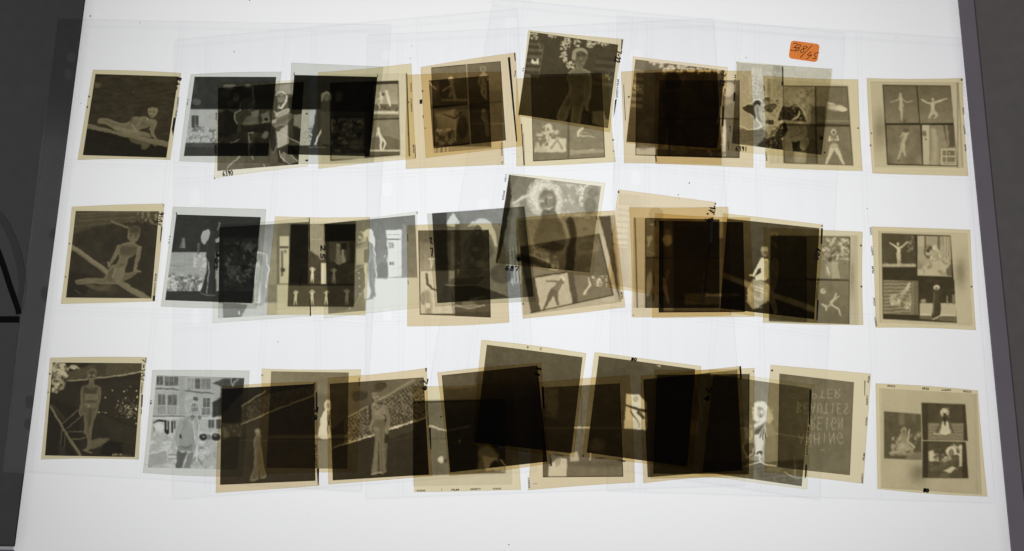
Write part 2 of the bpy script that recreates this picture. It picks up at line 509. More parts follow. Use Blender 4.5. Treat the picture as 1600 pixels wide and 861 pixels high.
def film(label, base, layer, Q, z3, FR, L0, paint, marks=None, n=142, pz=None):
    """one negative: clear base > picture, edge lettering, ink. Q in photograph pixels, FR in enlargement coordinates z3=(ox,oy,scale)"""
    i = N_FILM[0]; N_FILM[0] += 1
    ox, oy, k = z3
    z0 = 0.0021 + layer * 0.00042 + (i % 9) * 0.00003
    cx, cy = np.mean([q[0] for q in Q]), np.mean([q[1] for q in Q])
    rs = np.random.RandomState(i + 5)
    ang = rs.uniform(0, math.pi); cur = rs.uniform(-.00010, .00030)
    def zz(px, py):
        t = ((px - cx) * math.cos(ang) + (py - cy) * math.sin(ang)) / 80.0
        return z0 + cur * t * t
    B = quad_pts(Q, 18, 1.8, i, .006)
    P = at(B[..., 0], B[..., 1], zz(B[..., 0], B[..., 1]))
    me = grid_mesh('negative', P)
    col = np.array([lin(c) / WHITE for c in BASE[base]])
    var = 1 + (vnoise(B[..., 0], B[..., 1], .02, i + 3, 2) - .5)[..., None] * np.array([.03, .04, .07]) + rs.uniform(-.02, .02)
    rimv = np.ones(B.shape[:2]); rimv[[0, -1], :] = .80; rimv[:, [0, -1]] = .80; rimv[1:-1, [1, -2]] = .97; rimv[[1, -2], 1:-1] = .97
    set_color(me, np.clip(col * var * rimv[..., None], 0, 1))
    o = link_obj('negative', me, None, M_BASE)
    tag(o, label, 'negative', GRP)
    # picture
    FQ = [(ox + x / k, oy + y / k) for x, y in FR]
    G = quad_pts(FQ, n)
    px_, py_, pk = pz or z3
    X, Y = (G[..., 0] - px_) * pk, (G[..., 1] - py_) * pk
    p = Paint(X, Y, L0, i * 31 + 1, pk)
    paint(p)
    sharp = p.L.copy(); p.clip(); p.soft(1); p.L = .7 * p.L + .3 * sharp
    p.L *= 1 + ((vnoise(X, Y, 1 / (9. * pk), i + 70, 3) - .5) * .16 + (vnoise(X, Y, 1 / (2.6 * pk), i + 71, 2) - .5) * .10) * np.clip((205 - p.L) / 110, .12, 1)
    p.n(1.6 * pk, 1.8, 2)
    t = np.clip(lin(np.clip(p.L, 3, 240)) / lin(201), 0, 1)
    tint = np.stack([t, t * np.maximum(t ** .045, .90), t * np.maximum(t ** .16, .70)], -1) if base not in ('grey', 'clear') else np.stack([t, t ** 1.005, t ** 1.03], -1)
    me = grid_mesh('picture', at(G[..., 0], G[..., 1], zz(G[..., 0], G[..., 1]) + .00009))
    set_color(me, tint)
    link_obj('picture', me, o, M_PIC)
    # marks
    T = lambda q: (ox + q[0] / k, oy + q[1] / k)
    zm = z0 + .00020 + abs(cur)
    for mk in (marks or []):
        kind = mk[0]
        if kind == 't':                                   # printed edge lettering
            v, f = text_on(mk[1], T(mk[2]), T(mk[3]), 1.15 * mk[4] / k, zm, len(mk) > 5 and mk[5]); nm = 'edge_lettering'
        elif kind == 'b':                                 # solid black patch
            v = [at(*T(x), zm) for x in mk[1]]; f = [tuple(range(len(v)))]; nm = 'edge_mark'
        elif kind == 'h':                                 # handwriting
            v, f = ribbon([[(a[0], a[1]) for a in q] for q in hand(mk[1], T(mk[2]), T(mk[3]), mk[4] / k)], 1.3 * mk[5] / k, zm); nm = 'handwriting'
        else:                                             # free pen stroke
            v, f = ribbon([smooth_line([T(x) for x in mk[1]], 4)], 1.3 * mk[2] / k, zm); nm = 'handwriting'
        link_obj(nm, mesh_from(nm, v, f), o, M_INK)
    ALL.append(o)
    return o

def sq(x, y, r=4):
    return ('b', [(x - r, y - r), (x + r, y - r), (x + r, y + r), (x - r, y + r)])

# ------------------------------------------------------------------ the sleeves (clear plastic pages), lying under their films
def inset_line(a, b, w):
    a = np.array(a, float); b = np.array(b, float)
    return [a + (b - a) * t for t in np.linspace(0, 1, 9)]

def sleeve(label, Q, zl, holes, cols, rows):
    """page of clear plastic: Q pixel corners TL TR BR BL; holes (px, py, rx, ry); cols/rows: weld positions as fractions"""
    root = link_obj('film_sleeve', None)
    c = at(np.mean([q[0] for q in Q]), np.mean([q[1] for q in Q]), 0)
    tag(root, label, 'film sleeve', 'clear plastic sleeves on the light table')
    z = 0.0003 + zl * 0.0003
    for ply, dz in (('back_sheet', 0.0), ('front_sheet', 0.00013)):
        bm = bmesh.new()
        sh = 0.0 if dz == 0 else 1.1
        ring = []
        Qn = np.array(Q, float)
        for a, b in zip(range(4), (1, 2, 3, 0)):
            for t in np.linspace(0, 1, 9)[:-1]:
                q = Qn[a] * (1 - t) + Qn[b] * t
                wob = 1.2 * math.sin(math.pi * t) * math.sin(3 * t + zl + a)
                ring.append((q[0] + wob * (a % 2) - sh * (.5 if a in (0, 3) else -.3), q[1] + wob * ((a + 1) % 2) + sh * .8))
        loops = [ring]
        for hx, hy, rx, ry in holes:
            loops.append([(hx + rx * math.copysign(abs(math.cos(t)) ** .8, math.cos(t)), hy + ry * math.copysign(abs(math.sin(t)) ** .8, math.sin(t)))
                          for t in np.linspace(0, 2 * math.pi, 20, endpoint=False)])
        for lp in loops:
            vs = [bm.verts.new(at(x, y, z + dz)) for x, y in lp]
            for i in range(len(vs)):
                bm.edges.new((vs[i], vs[(i + 1) % len(vs)]))
        bmesh.ops.triangle_fill(bm, edges=bm.edges[:], use_beauty=True)
        me = bpy.data.meshes.new(ply); bm.to_mesh(me); bm.free()
        link_obj(ply, me, root, M_SLEEVE if dz and zl == 0 else M_SLEEVE_BACK)
    Qn = np.array(Q, float)
    B = lambda u, v: Qn[0] * (1 - u) * (1 - v) + Qn[1] * u * (1 - v) + Qn[2] * u * v + Qn[3] * (1 - u) * v
    def strip(name, pts, w, mat, dz):
        V, Fc = ribbon([pts], w, z + dz)
        link_obj(name, mesh_from(name, V, Fc), root, mat)
    ss = np.linspace(0.004, .996, 14)
    for u in cols:
        for du, w in ((-.006, 1.5), (.006, 1.2)):
            strip('weld_seam', [B(u + du + .0012 * math.sin(9 * v + u * 20), v) for v in ss], w, M_SEAM, .00018)
    for v in rows:
        for dv, w in ((-.005, 1.3), (.004, 1.5), (.011, .9)):
            strip('weld_seam', [B(u, v + dv + .0016 * math.sin(7 * u + v * 30)) for u in ss], w, M_SEAM, .00020)
    for (a, b, w) in (((0.003, .003), (.997, .003), .9), ((.997, .003), (.997, .997), .7), ((.997, .997), (.003, .997), .9), ((.003, .997), (.003, .003), .7)):
        strip('cut_edge', [B(a[0] + (b[0] - a[0]) * t, a[1] + (b[1] - a[1]) * t) for t in ss], w, M_EDGE, .00023)
    # folded top hem shows as a paler band
    strip('hem', [B(u, .018) for u in ss], 2.2, M_SEAM, .00025)
    return root

sleeve('clear plastic sleeve at far left, lapping over the dark grey border', [(90, 28), (612, 37), (566, 770), (5, 737)], 0,
       [(110, 89, 7, 8), (106, 116, 6, 9), (84, 366, 7, 9), (70, 459, 6, 11), (46, 628, 6, 10), (43, 663, 5, 9)], (.085, .375, .69), (.315, .635))
sleeve('clear plastic sleeve between the two tilted ones, its left edge left of centre', [(573, 53), (1116, 27), (1166, 760), (570, 781)], 1,
       [(605, 296, 8, 11), (605, 491, 7, 10), (604, 86, 7, 9)], (.095, .405, .70), (.30, .615))
sleeve('clear plastic sleeve at far right, beneath the orange sticker', [(963, 23), (1502, 58), (1557, 788), (947, 769)], 2,
       [(993, 86, 9, 9), (993, 278, 7.5, 11.5), (1120, 292, 3, 3)], (.095, .405, .70), (.295, .61))
sleeve('clear plastic sleeve tilted up to the right, second from the left', [(271, 61), (810, 12), (840, 738), (268, 782)], 3,
       [(303, 119, 8.5, 9), (305, 308, 7.5, 11.5), (306, 494, 7, 12)], (.10, .405, .71), (.31, .625))
sleeve('clear plastic sleeve tilted down to the right with punched holes near the top', [(770, -4), (1322, 50), (1282, 783), (655, 690)], 4,
       [(798, 36, 9.5, 9.5), (794, 64, 8, 12), (755, 319, 9.5, 8), (711, 590, 9, 9), (707, 633, 10, 10)], (.095, .405, .70), (.33, .645))

# ------------------------------------------------------------------ negatives
R1a, R1b, R1c, R1d = (0, 0, 2.97), (270, 80, 4.1), (430, 70, 4.1), (620, 20, 3.312)
R1e, R1f, R1g, R1h = (790, 20, 3.312), (950, 60, 3.743), (1120, 50, 3.5875), (1320, 0, 2.969)
R2a, R2b, R2c, R2d = (80, 290, 3.914), (230, 310, 4.1), (410, 310, 4.1), (620, 300, 3.914)
R2e, R2f, R2g, R2h = (760, 260, 3.444), (930, 280, 3.5875), (1100, 300, 3.743), (1320, 300, 3.3115)
R3a, R3b, R3c, R3d = (40, 540, 3.914), (210, 550, 3.5875), (400, 550, 3.5875), (630, 510, 3.075)
R3e, R3f, R3g, R3h = (820, 530, 3.3115), (1000, 540, 3.444), (1180, 540, 3.444), (1340, 570, 2.959)
LA, LC, LE, LB, LD = 0, 1, 2, 3, 4

# ---- top row
def f1(p):
    p.streak(90, 14, 12, -.1).streak(30, 6, 7, .12)
    p.p([(180, 130), (245, 138), (215, 170), (178, 170)], 92, .8, 10); p.l([(565, 108, 3), (578, 78, 5)], 84, a=.7); p.e(500, 206, 6, 4, 130); p.p([(480, 60), (890, 75), (880, 130), (620, 110)], 70, .4, 30)
    p.p([(70, 515), (330, 560), (560, 620), (810, 685), (800, 790), (60, 760)], 31, .97, 6); p.n(40, 3); p.l([(270, 705, 2), (330, 600, 2)], 62, a=.7)
    p.p([(370, 575), (470, 600), (470, 622), (520, 646), (565, 655), (580, 690), (612, 694), (640, 672), (652, 640), (690, 672), (725, 650), (560, 600)], 88, .9, 6)
    p.p([(110, 478), (200, 500), (330, 534), (560, 584), (820, 632), (810, 682), (560, 618), (330, 560), (110, 518)], 108, .97, 5); p.streak(120, 5, 7, .2)
    p.l([(115, 484, 3), (330, 540, 3), (560, 590, 3), (815, 640, 3)], 128, a=.6)
    p.sil([(203, 468), (214, 436), (240, 428), (282, 434), (345, 456), (420, 472), (478, 452), (492, 428), (560, 420), (602, 414), (640, 436), (690, 450), (699, 482), (682, 540), (690, 582), (706, 602), (690, 606), (655, 570), (646, 530), (600, 530), (560, 524), (545, 558), (500, 555), (420, 548), (350, 526), (300, 500), (250, 474), (216, 478)], 98, 124, 14)
    p.p([(340, 492), (420, 510), (500, 522), (640, 560), (662, 594), (540, 582), (420, 556), (340, 528)], 128, .75, 10); p.stripes([(350, 495), (650, 560), (650, 592), (350, 530)], 104, 46, 1.3, .25, .5); p.l([(505, 500, 8), (535, 550, 6)], 130); p.l([(490, 450, 12), (495, 500, 9)], 118, f=8)
    p.p([(562, 526), (640, 504), (645, 522), (606, 532)], 46, .95); p.p([(465, 448), (498, 428), (510, 470), (470, 480)], 78, .6, 10); p.p([(560, 430), (660, 440), (680, 478), (590, 470)], 116, .6, 12); p.l([(585, 420, 8), (560, 460, 8), (535, 500, 7)], 124, f=6, a=.8)
    p.sil([(626, 352), (632, 395), (650, 424), (672, 428), (696, 404), (713, 372), (708, 350), (668, 338)], 112, 128, 8); p.e(645, 374, 6, 4, 62); p.e(675, 378, 7, 4, 62); p.l([(660, 385), (657, 396)], 138, 4); p.l([(644, 407), (664, 411)], 70, 3); p.l([(625, 425), (622, 440)], 170, 3); p.e(690, 360, 14, 8, 130, .3, .7)
film('dark brown negative of a figure reclining on a diagonal beam, upper left corner', 'green', LA,
     [(145, 109), (283, 114), (266, 250), (121, 250)], R1a, [(443, 343), (828, 355), (772, 732), (384, 720)], 54, f1,
     [sq(413, 448), sq(405, 497), ('h', 'BA-', (842, 362), (828, 425), 20, 2.2), ('t', 'SAFETY FILM', (824, 450), (812, 540), 8), ('b', [(806, 545), (818, 545), (803, 632), (797, 600)])], pz=(115, 105, 5.411))

def f2(p):
    p.n(40, 6)
    p.r(60, 372, 700, 590, 166); p.clip([(60, 372), (700, 372), (700, 590), (60, 590)]); p.n(30, 8)
    p.r(120, 412, 165, 492, 70); p.r(140, 420, 146, 488, 120)
    p.speck([(80, 480), (620, 500), (620, 590), (80, 590)], 96, 22, .48, .8); p.speck([(80, 470), (620, 480), (620, 585), (80, 590)], 205, 13, .6, .8)
    p.p([(330, 372), (640, 372), (640, 590), (330, 590)], 128, .6); p.clip()
    p.r(60, 588, 700, 700, 58); p.p([(75, 600), (180, 582), (290, 600), (290, 615), (75, 612)], 84, .6)
    p.e(150, 325, 30, 22, 100, 0, .7); p.e(140, 230, 18, 45, 66, 0, .8)
    p.e(360, 222, 40, 12, 120, 0, .7); p.e(480, 218, 20, 8, 110, 0, .7)
    p.l([(515, 225, 4), (520, 330, 4)], 110, a=.6)
film('grey negative of a dark stage above a pale wall and crowd, second from top left', 'grey', LA,
     [(298, 116), (440, 112), (421, 255), (280, 252)], R1b, [(140, 163), (663, 165), (610, 672), (70, 672)], 52, f2,
     [('t', '10 A', (97, 345), (103, 305), 8)])

def f3(p):
    p.n(60, 10)
    p.r(40, 690, 480, 830, 98, .9, 14); p.p([(270, 690), (490, 690), (490, 800), (270, 805)], 84, .7, 12); p.n(14, 6)
    p.e(145, 112, 46, 26, 196, 0, .9, .5); p.e(310, 104, 32, 18, 186, 0, .9, .5); p.r(340, 110, 354, 210, 150, .7); p.e(120, 160, 40, 40, 120, 0, .6, .6)
    p.e(205, 205, 24, 36, 158, 0, .9, .4); p.e(205, 190, 14, 8, 92); p.l([(196, 228), (214, 230)], 90, 3); p.e(160, 245, 30, 30, 110, 0, .7, .5)
    p.e(312, 255, 62, 46, 104, 0, .9, .4); p.curls(312, 255, 62, 46, 60, 90, 150, 16, 3, .6, .5); p.e(335, 270, 26, 30, 134, 0, .8)
    p.p([(55, 335), (130, 298), (190, 332), (225, 430), (205, 565), (55, 570)], 34, .95, 10); p.p([(70, 560), (240, 480), (330, 500), (310, 690), (60, 690)], 52, .9, 14)
    p.l([(248, 250, 4), (240, 310, 4), (196, 335, 4), (200, 390, 5), (216, 416, 6)], 210)
    p.p([(255, 432), (300, 360), (372, 330), (404, 420), (352, 472), (290, 470)], 128, .9, 14); p.p([(335, 318), (402, 312), (398, 360), (345, 372)], 166, .9, 8); p.l([(300, 440, 5), (350, 400, 6), (400, 430, 5)], 158, a=.7)
    p.p([(418, 342), (482, 318), (492, 402), (440, 412)], 158, .9, 10); p.e(462, 386, 13, 12, 50); p.l([(430, 410, 6), (480, 404, 6)], 182)
    p.p([(240, 432), (520, 420), (545, 470), (470, 500), (250, 490)], 42, .9, 14); p.r(370, 540, 490, 690, 46, .8, 16)
    p.e(455, 515, 24, 36, 164, .4, .9, .5); p.l([(310, 500, 5), (320, 560, 6), (318, 682, 4)], 214); p.l([(308, 498, 4), (356, 495, 5)], 200); p.l([(340, 690, 3), (350, 722, 4)], 214); p.l([(335, 570, 8), (345, 610, 6)], 130, a=.7)
    p.l([(242, 698, 5), (180, 745, 5), (146, 775, 5), (134, 802, 3)], 200); p.l([(160, 590, 3), (236, 555, 4)], 184); p.l([(446, 765), (450, 785)], 200, 3)
    p.p([(488, 470), (546, 466), (552, 600), (526, 662), (500, 620)], 40, .95); p.l([(549, 480, 2.5), (553, 600, 2.5), (528, 664, 2.5)], 164)
    p.p([(540, 92), (700, 78), (690, 175), (545, 175)], 158, .9, 10); p.p([(640, 210), (700, 185), (785, 225), (785, 335), (690, 365), (642, 320)], 46, .95, 8); p.p([(700, 80), (790, 72), (790, 230), (690, 190)], 58, .9, 8); p.e(735, 235, 34, 46, 70, 0, .7)
    p.l([(540, 182, 5), (565, 155, 7), (608, 158, 8), (636, 195, 8), (622, 240, 9), (592, 290, 9), (562, 286, 6)], 230); p.e(584, 202, 36, 42, 116, .1, 1, .3); p.e(572, 192, 9, 5, 76); p.e(600, 196, 8, 5, 80); p.l([(574, 226), (592, 228)], 160, 3); p.l([(584, 200, 3), (582, 216, 4)], 96); p.e(622, 186, 8, 9, 66); p.e(572, 272, 9, 11, 132)
    p.l([(540, 420, 30), (598, 392, 44), (652, 360, 30)], 88, rim=136, f=6); p.p([(508, 392), (542, 380), (542, 416), (508, 418)], 212, .95)
    p.l([(548, 352, 16), (592, 332, 19), (642, 312, 16)], 150, rim=222, f=5); p.l([(530, 320, 5), (548, 340, 8), (566, 325, 5)], 214); p.ring(632, 318, 16, 20, 222, .25)
    p.p([(560, 492), (640, 420), (652, 600), (586, 655), (560, 622)], 180, .95, 6); p.g(560, 500, 650, 500, 0, 0); p.l([(560, 490, 4), (566, 560, 4), (562, 625, 4)], 220)
    p.p([(690, 352), (785, 335), (785, 482), (700, 432)], 168, .9, 8); p.p([(690, 432), (785, 490), (785, 605), (690, 552)], 46, .95, 5); p.l([(568, 498, 2), (690, 560, 4), (748, 582, 4)], 212)
    p.p([(555, 632), (655, 588), (668, 680), (738, 722), (738, 765), (650, 770), (560, 745)], 46, .95, 5); p.p([(582, 690), (604, 655), (682, 692), (732, 740), (655, 768), (605, 742)], 112, .95, 5); p.l([(575, 650, 3), (586, 705, 4), (662, 766, 3)], 222); p.l([(665, 685, 3), (732, 736, 3)], 222); p.p([(665, 610), (720, 640), (735, 710), (680, 680)], 30, .9, 5)
    p.tame(120, .52)
film('negative with 6390 written below two dancing figures, top row', 'bright', LB,
     [(340, 129), (482, 124), (481, 260), (334, 279)], R1b, [(290, 235), (840, 195), (805, 725), (285, 767)], 74, f3,
     [('h', '6390', (318, 768), (386, 762), 32, 2.3), sq(268, 814), sq(856, 400), sq(856, 700, 5), ('t', 'FILM', (282, 440), (282, 395), 7), ('b', [(265, 600), (282, 600), (282, 662), (268, 662)])], pz=(330, 115, 5.38))

def f4(p):
    p.n(50, 5)
    p.r(60, 415, 292, 645, 168); p.clip([(60, 415), (292, 415), (292, 645), (60, 645)]); p.n(40, 8)
    p.speck([(190, 525), (292, 525), (292, 640), (190, 640)], 70, 12, .5, .8); p.speck([(190, 525), (292, 525), (292, 640), (190, 640)], 220, 9, .58, .8); p.clip()
    p.p([(262, 415), (310, 415), (298, 645), (218, 648), (240, 560)], 58); p.l([(256, 640, 5), (275, 590, 5), (292, 545, 5)], 205)
    p.r(60, 645, 620, 730, 56); p.l([(210, 655, 2), (320, 660, 2)], 150, a=.6)
    p.p([(290, 310), (330, 300), (360, 330), (365, 640), (300, 640)], 60, .8, 12)
    p.l([(300, 355, 6), (305, 320, 8), (327, 302, 9), (350, 318, 8), (356, 350, 6)], 138, a=.8); p.e(327, 340, 16, 22, 92); p.e(410, 330, 22, 35, 110, 0, .6, .8)
    p.p([(290, 430), (600, 430), (600, 640), (290, 640)], 86, .5, 10)
film('grey tinted negative almost black at top, overlapping a four picture one', 'grey', LA,
     [(455, 98), (599, 104), (584, 254), (445, 256)], R1c, [(122, 193), (655, 205), (605, 715), (78, 702)], 29, f4,
     [sq(203, 442, 5), ('b', [(195, 735), (212, 735), (210, 747), (193, 745)]), ('b', [(119, 178), (124, 178), (125, 196), (119, 196)]), ('b', [(654, 188), (658, 188), (658, 208), (653, 208)])])

def f5(p):
    p.n(60, 5); p.stripes([(795, 185), (840, 182), (860, 715), (805, 715)], 204, 13, 1.57, .5, .4)
    p.photo([(350, 243), (790, 229), (800, 707), (353, 745)], 58)
    p.clip([(355, 250), (626, 242), (570, 455), (355, 462)]); p.L; p.r(350, 240, 630, 460, 78); p.n(30, 18)
    p.clip([(628, 255), (786, 250), (792, 468), (632, 472)]); p.r(600, 240, 800, 480, 152); p.g(700, 260, 700, 380, -10, 10)
    p.r(600, 380, 800, 480, 108); p.r(600, 424, 800, 444, 205, .9, 10); p.n(14, 10)
    p.l([(712, 300, 6), (726, 345, 9), (738, 388, 4)], 224); p.l([(672, 310, 9), (682, 345, 10), (680, 372, 6)], 190); p.l([(655, 350, 5), (690, 330, 4)], 200)
    p.l([(662, 372), (670, 405)], 180, 5); p.e(690, 320, 10, 12, 92); p.speck([(640, 395), (780, 395), (780, 425), (640, 425)], 70, 12)
    p.clip([(634, 482), (794, 478), (798, 700), (600, 712)]); p.r(590, 470, 810, 720, 126); p.p([(590, 610), (640, 590), (720, 585), (810, 615), (810, 720), (590, 720)], 104); p.n(20, 7)
    p.r(590, 672, 810, 684, 196, .9); p.r(590, 684, 810, 720, 88)
    p.e(660, 538, 8, 11, 228); p.l([(662, 552, 9), (672, 580, 9), (684, 604, 11)], 222); p.l([(680, 606, 9), (676, 640, 6), (678, 672, 5)], 222); p.l([(690, 604, 8), (706, 630, 6), (692, 670, 5)], 222); p.l([(660, 558, 4), (650, 582, 3)], 215)
    p.clip([(358, 472), (572, 466), (572, 728), (360, 736)]); p.r(350, 465, 580, 745, 104); p.speck([(355, 470), (575, 470), (575, 680), (355, 690)], 196, 26, .5, .8); p.speck([(355, 470), (575, 470), (575, 730), (355, 740)], 52, 30, .55, .8)
    p.e(515, 640, 45, 30, 168, 0, .8); p.r(350, 695, 580, 750, 150)
    p.clip(); p.l([(842, 184), (860, 712)], 14, 3)
film('cream four picture negative with beach and standing figure frames, left of centre', 'cream', LB,
     [(497, 113), (643, 99), (650, 248), (498, 264)], R1c, [(290, 190), (846, 182), (866, 715), (296, 772)], 192, f5,
     [('b', [(894, 640), (898, 640), (900, 724), (895, 724)]), sq(855, 368), sq(852, 572), ('t', 'KODAK', (876, 300), (874, 240), 8), ('t', 'SAFETY', (878, 430), (876, 340), 8), ('t', 'FILM', (893, 690), (889, 640), 8)])

def f6(p):
    p.n(50, 5)
    p.clip([(180, 286), (357, 270), (368, 470), (184, 484)]); p.r(170, 260, 380, 490, 108); p.g(270, 280, 270, 470, 12, -22); p.n(40, 10)
    p.e(281, 342, 13, 12, 205); p.l([(284, 358, 11), (290, 392, 10), (302, 450, 8)], 158); p.l([(280, 378, 5), (236, 402, 4)], 190); p.l([(288, 395, 8), (275, 430, 6)], 150)
    p.l([(165, 365, 3), (200, 395, 3)], 150, a=.6); p.r(230, 445, 380, 458, 170, .6)
    p.clip([(362, 268), (534, 252), (548, 455), (372, 470)]); p.r(350, 240, 570, 480, 98); p.g(450, 270, 450, 460, 14, -20); p.r(350, 405, 570, 480, 74, .7, 14)
    p.ring(447, 291, 15, 13, 205, .4); p.e(447, 294, 10, 12, 128); p.l([(448, 318, 14), (446, 345, 11), (450, 372, 14)], 160); p.l([(445, 385, 10), (438, 410, 7), (462, 446, 5)], 160); p.l([(455, 380, 9), (460, 420, 6), (462, 446, 4)], 150)
    p.l([(432, 325, 5), (424, 360, 4), (436, 385, 3)], 172); p.l([(464, 320, 5), (470, 350, 4)], 168)
    p.clip([(188, 496), (372, 476), (378, 672), (196, 698)]); p.r(180, 470, 390, 710, 138); p.g(280, 490, 280, 690, 12, -40); p.n(40, 14)
    p.l([(316, 522, 10), (306, 560, 9), (300, 610, 8), (302, 660, 6)], 176); p.l([(240, 525, 3), (300, 545, 4), (335, 515, 4)], 70, a=.8)
    p.speck([(200, 600), (300, 600), (310, 680), (200, 690)], 205, 15, .5, .9); p.e(240, 625, 16, 16, 176)
    p.clip([(384, 480), (552, 462), (562, 656), (388, 680)]); p.r(375, 455, 575, 690, 78); p.n(40, 6); p.r(375, 570, 575, 578, 110, .6)
    p.e(450, 510, 12, 15, 160); p.l([(452, 530, 14), (464, 575, 13), (470, 634, 9)], 120); p.l([(440, 540, 5), (455, 560, 4)], 150)
    p.clip(); p.l([(360, 263), (371, 470), (383, 690)], 214, 2.2)
film('brown four picture negative split by a thin pale line, left of the raised dark one', 'warm', LB,
     [(657, 105), (806, 82), (818, 228), (665, 247)], R1d, [(178, 283), (537, 250), (565, 660), (192, 702)], 58, f6,
     [('b', [(574, 231), (586, 229), (624, 665), (617, 667)]), ('b', [(606, 208), (612, 207), (616, 250), (611, 250)]), ('t', 'FILM', (614, 330), (617, 300), 6), sq(133, 405), sq(147, 597, 3)])

def f7(p):
    p.n(50, 8); p.r(150, 478, 500, 500, 70, .9)
    p.e(200, 400, 22, 45, 120, .2, .8); p.e(245, 385, 26, 60, 76, 0, .7); p.l([(168, 358, 3), (205, 398, 3)], 190)
    p.p([(200, 520), (300, 500), (300, 600), (210, 620)], 150, .8, 16); p.e(340, 590, 28, 60, 54, 0, .8)
    p.r(180, 692, 275, 730, 178); p.stripes([(190, 692), (275, 688), (275, 730), (190, 732)], 130, 22, 1.57, .4)
    p.r(275, 692, 500, 730, 170, .8)
film('cream four picture negative mostly hidden beneath the one split by a pale line', 'warm', LC,
     [(636, 117), (784, 112), (788, 257), (634, 264)], R1d, [(165, 350), (475, 325), (490, 700), (190, 727)], 92, f7,
     [('b', [(118, 450), (132, 448), (132, 470), (118, 472)]), ('t', 'SAFETY', (548, 740), (547, 670), 7), ('t', '12', (550, 785), (550, 768), 8), ('b', [(940 / 7, 530), (138, 530), (138, 545), (134, 545)])])

def f8(p):
    p.g(400, 40, 350, 700, 8, -8); p.n(80, 4)
    A = [(95, 105), (208, 128), (168, 392), (62, 380)]
    p.p(A, 64, .9); p.stripes(A, 108, 47, -.04, .46, .75); p.stripes(A, 84, 47, -.04, .8, .35); p.l([(206, 138), (166, 385)], 124, 2.4, .8); p.speck([(115, 225), (172, 225), (170, 272), (118, 268)], 226, 16, .42); p.l([(170, 110, 2), (190, 165, 2)], 120, a=.7); p.speck([(168, 110), (196, 110), (194, 175), (172, 175)], 136, 10, .5, .7)
    Bq = [(588, 208), (730, 232), (700, 462), (560, 440)]
    p.p(Bq, 62, .8, 8); p.stripes(Bq, 88, 54, -.1, .4, .75); p.stripes(Bq, 76, 54, -.1, .75, .35); p.speck([(655, 330), (695, 335), (690, 392), (655, 385)], 160, 12, .5, .7)
    rs = random.Random(4)
    for cx, cy, m, rx, ry in ((130, 70, 12, 26, 28), (275, 66, 8, 30, 9), (365, 110, 22, 30, 34), (352, 180, 16, 24, 40), (360, 235, 6, 14, 14), (398, 278, 16, 26, 22), (445, 105, 10, 24, 16), (455, 138, 4, 14, 6), (545, 125, 16, 26, 26), (600, 122, 12, 44, 12), (655, 128, 5, 16, 8)):
        for _ in range(m):
            p.e(cx + rs.uniform(-rx, rx), cy + rs.uniform(-ry, ry), rs.uniform(6, 14), rs.uniform(4, 8), rs.uniform(160, 206), rs.uniform(-1.4, 1.4), .85, .35)
    p.sil([(432, 262), (438, 298), (392, 320), (378, 366), (388, 420), (386, 470), (366, 520), (335, 572), (298, 668), (362, 680), (392, 602), (414, 548), (404, 692), (462, 705), (482, 622), (500, 562), (514, 600), (536, 612), (530, 560), (552, 480), (552, 372), (540, 326), (492, 300), (474, 276)], 88, 136, 13)
    p.p([(388, 345), (520, 350), (522, 410), (388, 405)], 78, .55, 18); p.p([(372, 520), (508, 525), (485, 575), (350, 570)], 78, .55, 14); p.l([(508, 390, 3), (506, 470, 3), (500, 560, 3)], 128, a=.6); p.blob(460, 330, 50, 20, 112, .6); p.l([(445, 300, 3), (500, 310, 3)], 122, a=.5); p.blob(360, 620, 20, 40, 104, .5); p.blob(435, 630, 18, 40, 104, .5)
    p.sil([(416, 232), (414, 186), (440, 158), (482, 150), (516, 170), (524, 212), (512, 250), (496, 284), (470, 292), (446, 268), (428, 254)], 92, 112, 8); p.sil([(414, 236), (414, 184), (440, 157), (484, 150), (518, 172), (522, 200), (490, 180), (460, 178), (442, 200), (438, 240)], 146, 158, 6, .9); p.p([(446, 190), (500, 184), (520, 205), (500, 216), (450, 214)], 76, .8, 8); p.e(476, 228, 10, 6, 140, 0, .7); p.e(458, 206, 6, 4, 62); p.e(496, 204, 6, 4, 62); p.l([(478, 262), (498, 260)], 132, 3); p.l([(448, 270, 10), (446, 300, 12)], 112, f=8, a=.7)
    p.p([(565, 610), (640, 606), (655, 668), (690, 680), (670, 735), (560, 700)], 122, .8, 10); p.l([(510, 612, 4), (545, 640, 6), (548, 700, 6)], 44); p.p([(650, 610), (700, 600), (690, 660), (655, 670)], 60, .6, 10)
film('raised dark negative of a standing figure between blinds under pale leaves', 'cream', LD,
     [(825, 47), (974, 61), (953, 207), (809, 181)], R1e, [(128, 97), (583, 165), (530, 597), (66, 527)], 66, f8,
     [('b', [(600, 140), (608, 137), (604, 180), (596, 215)]), ('h', '7-22', (602, 200), (588, 262), 26, 2.8), ('t', 'SAFETY FILM', (580, 440), (588, 345), 9), ('b', [(566, 450), (576, 446), (566, 510), (558, 545)]), sq(90, 300, 3), sq(92, 288, 3)], pz=(805, 42, 4.64))

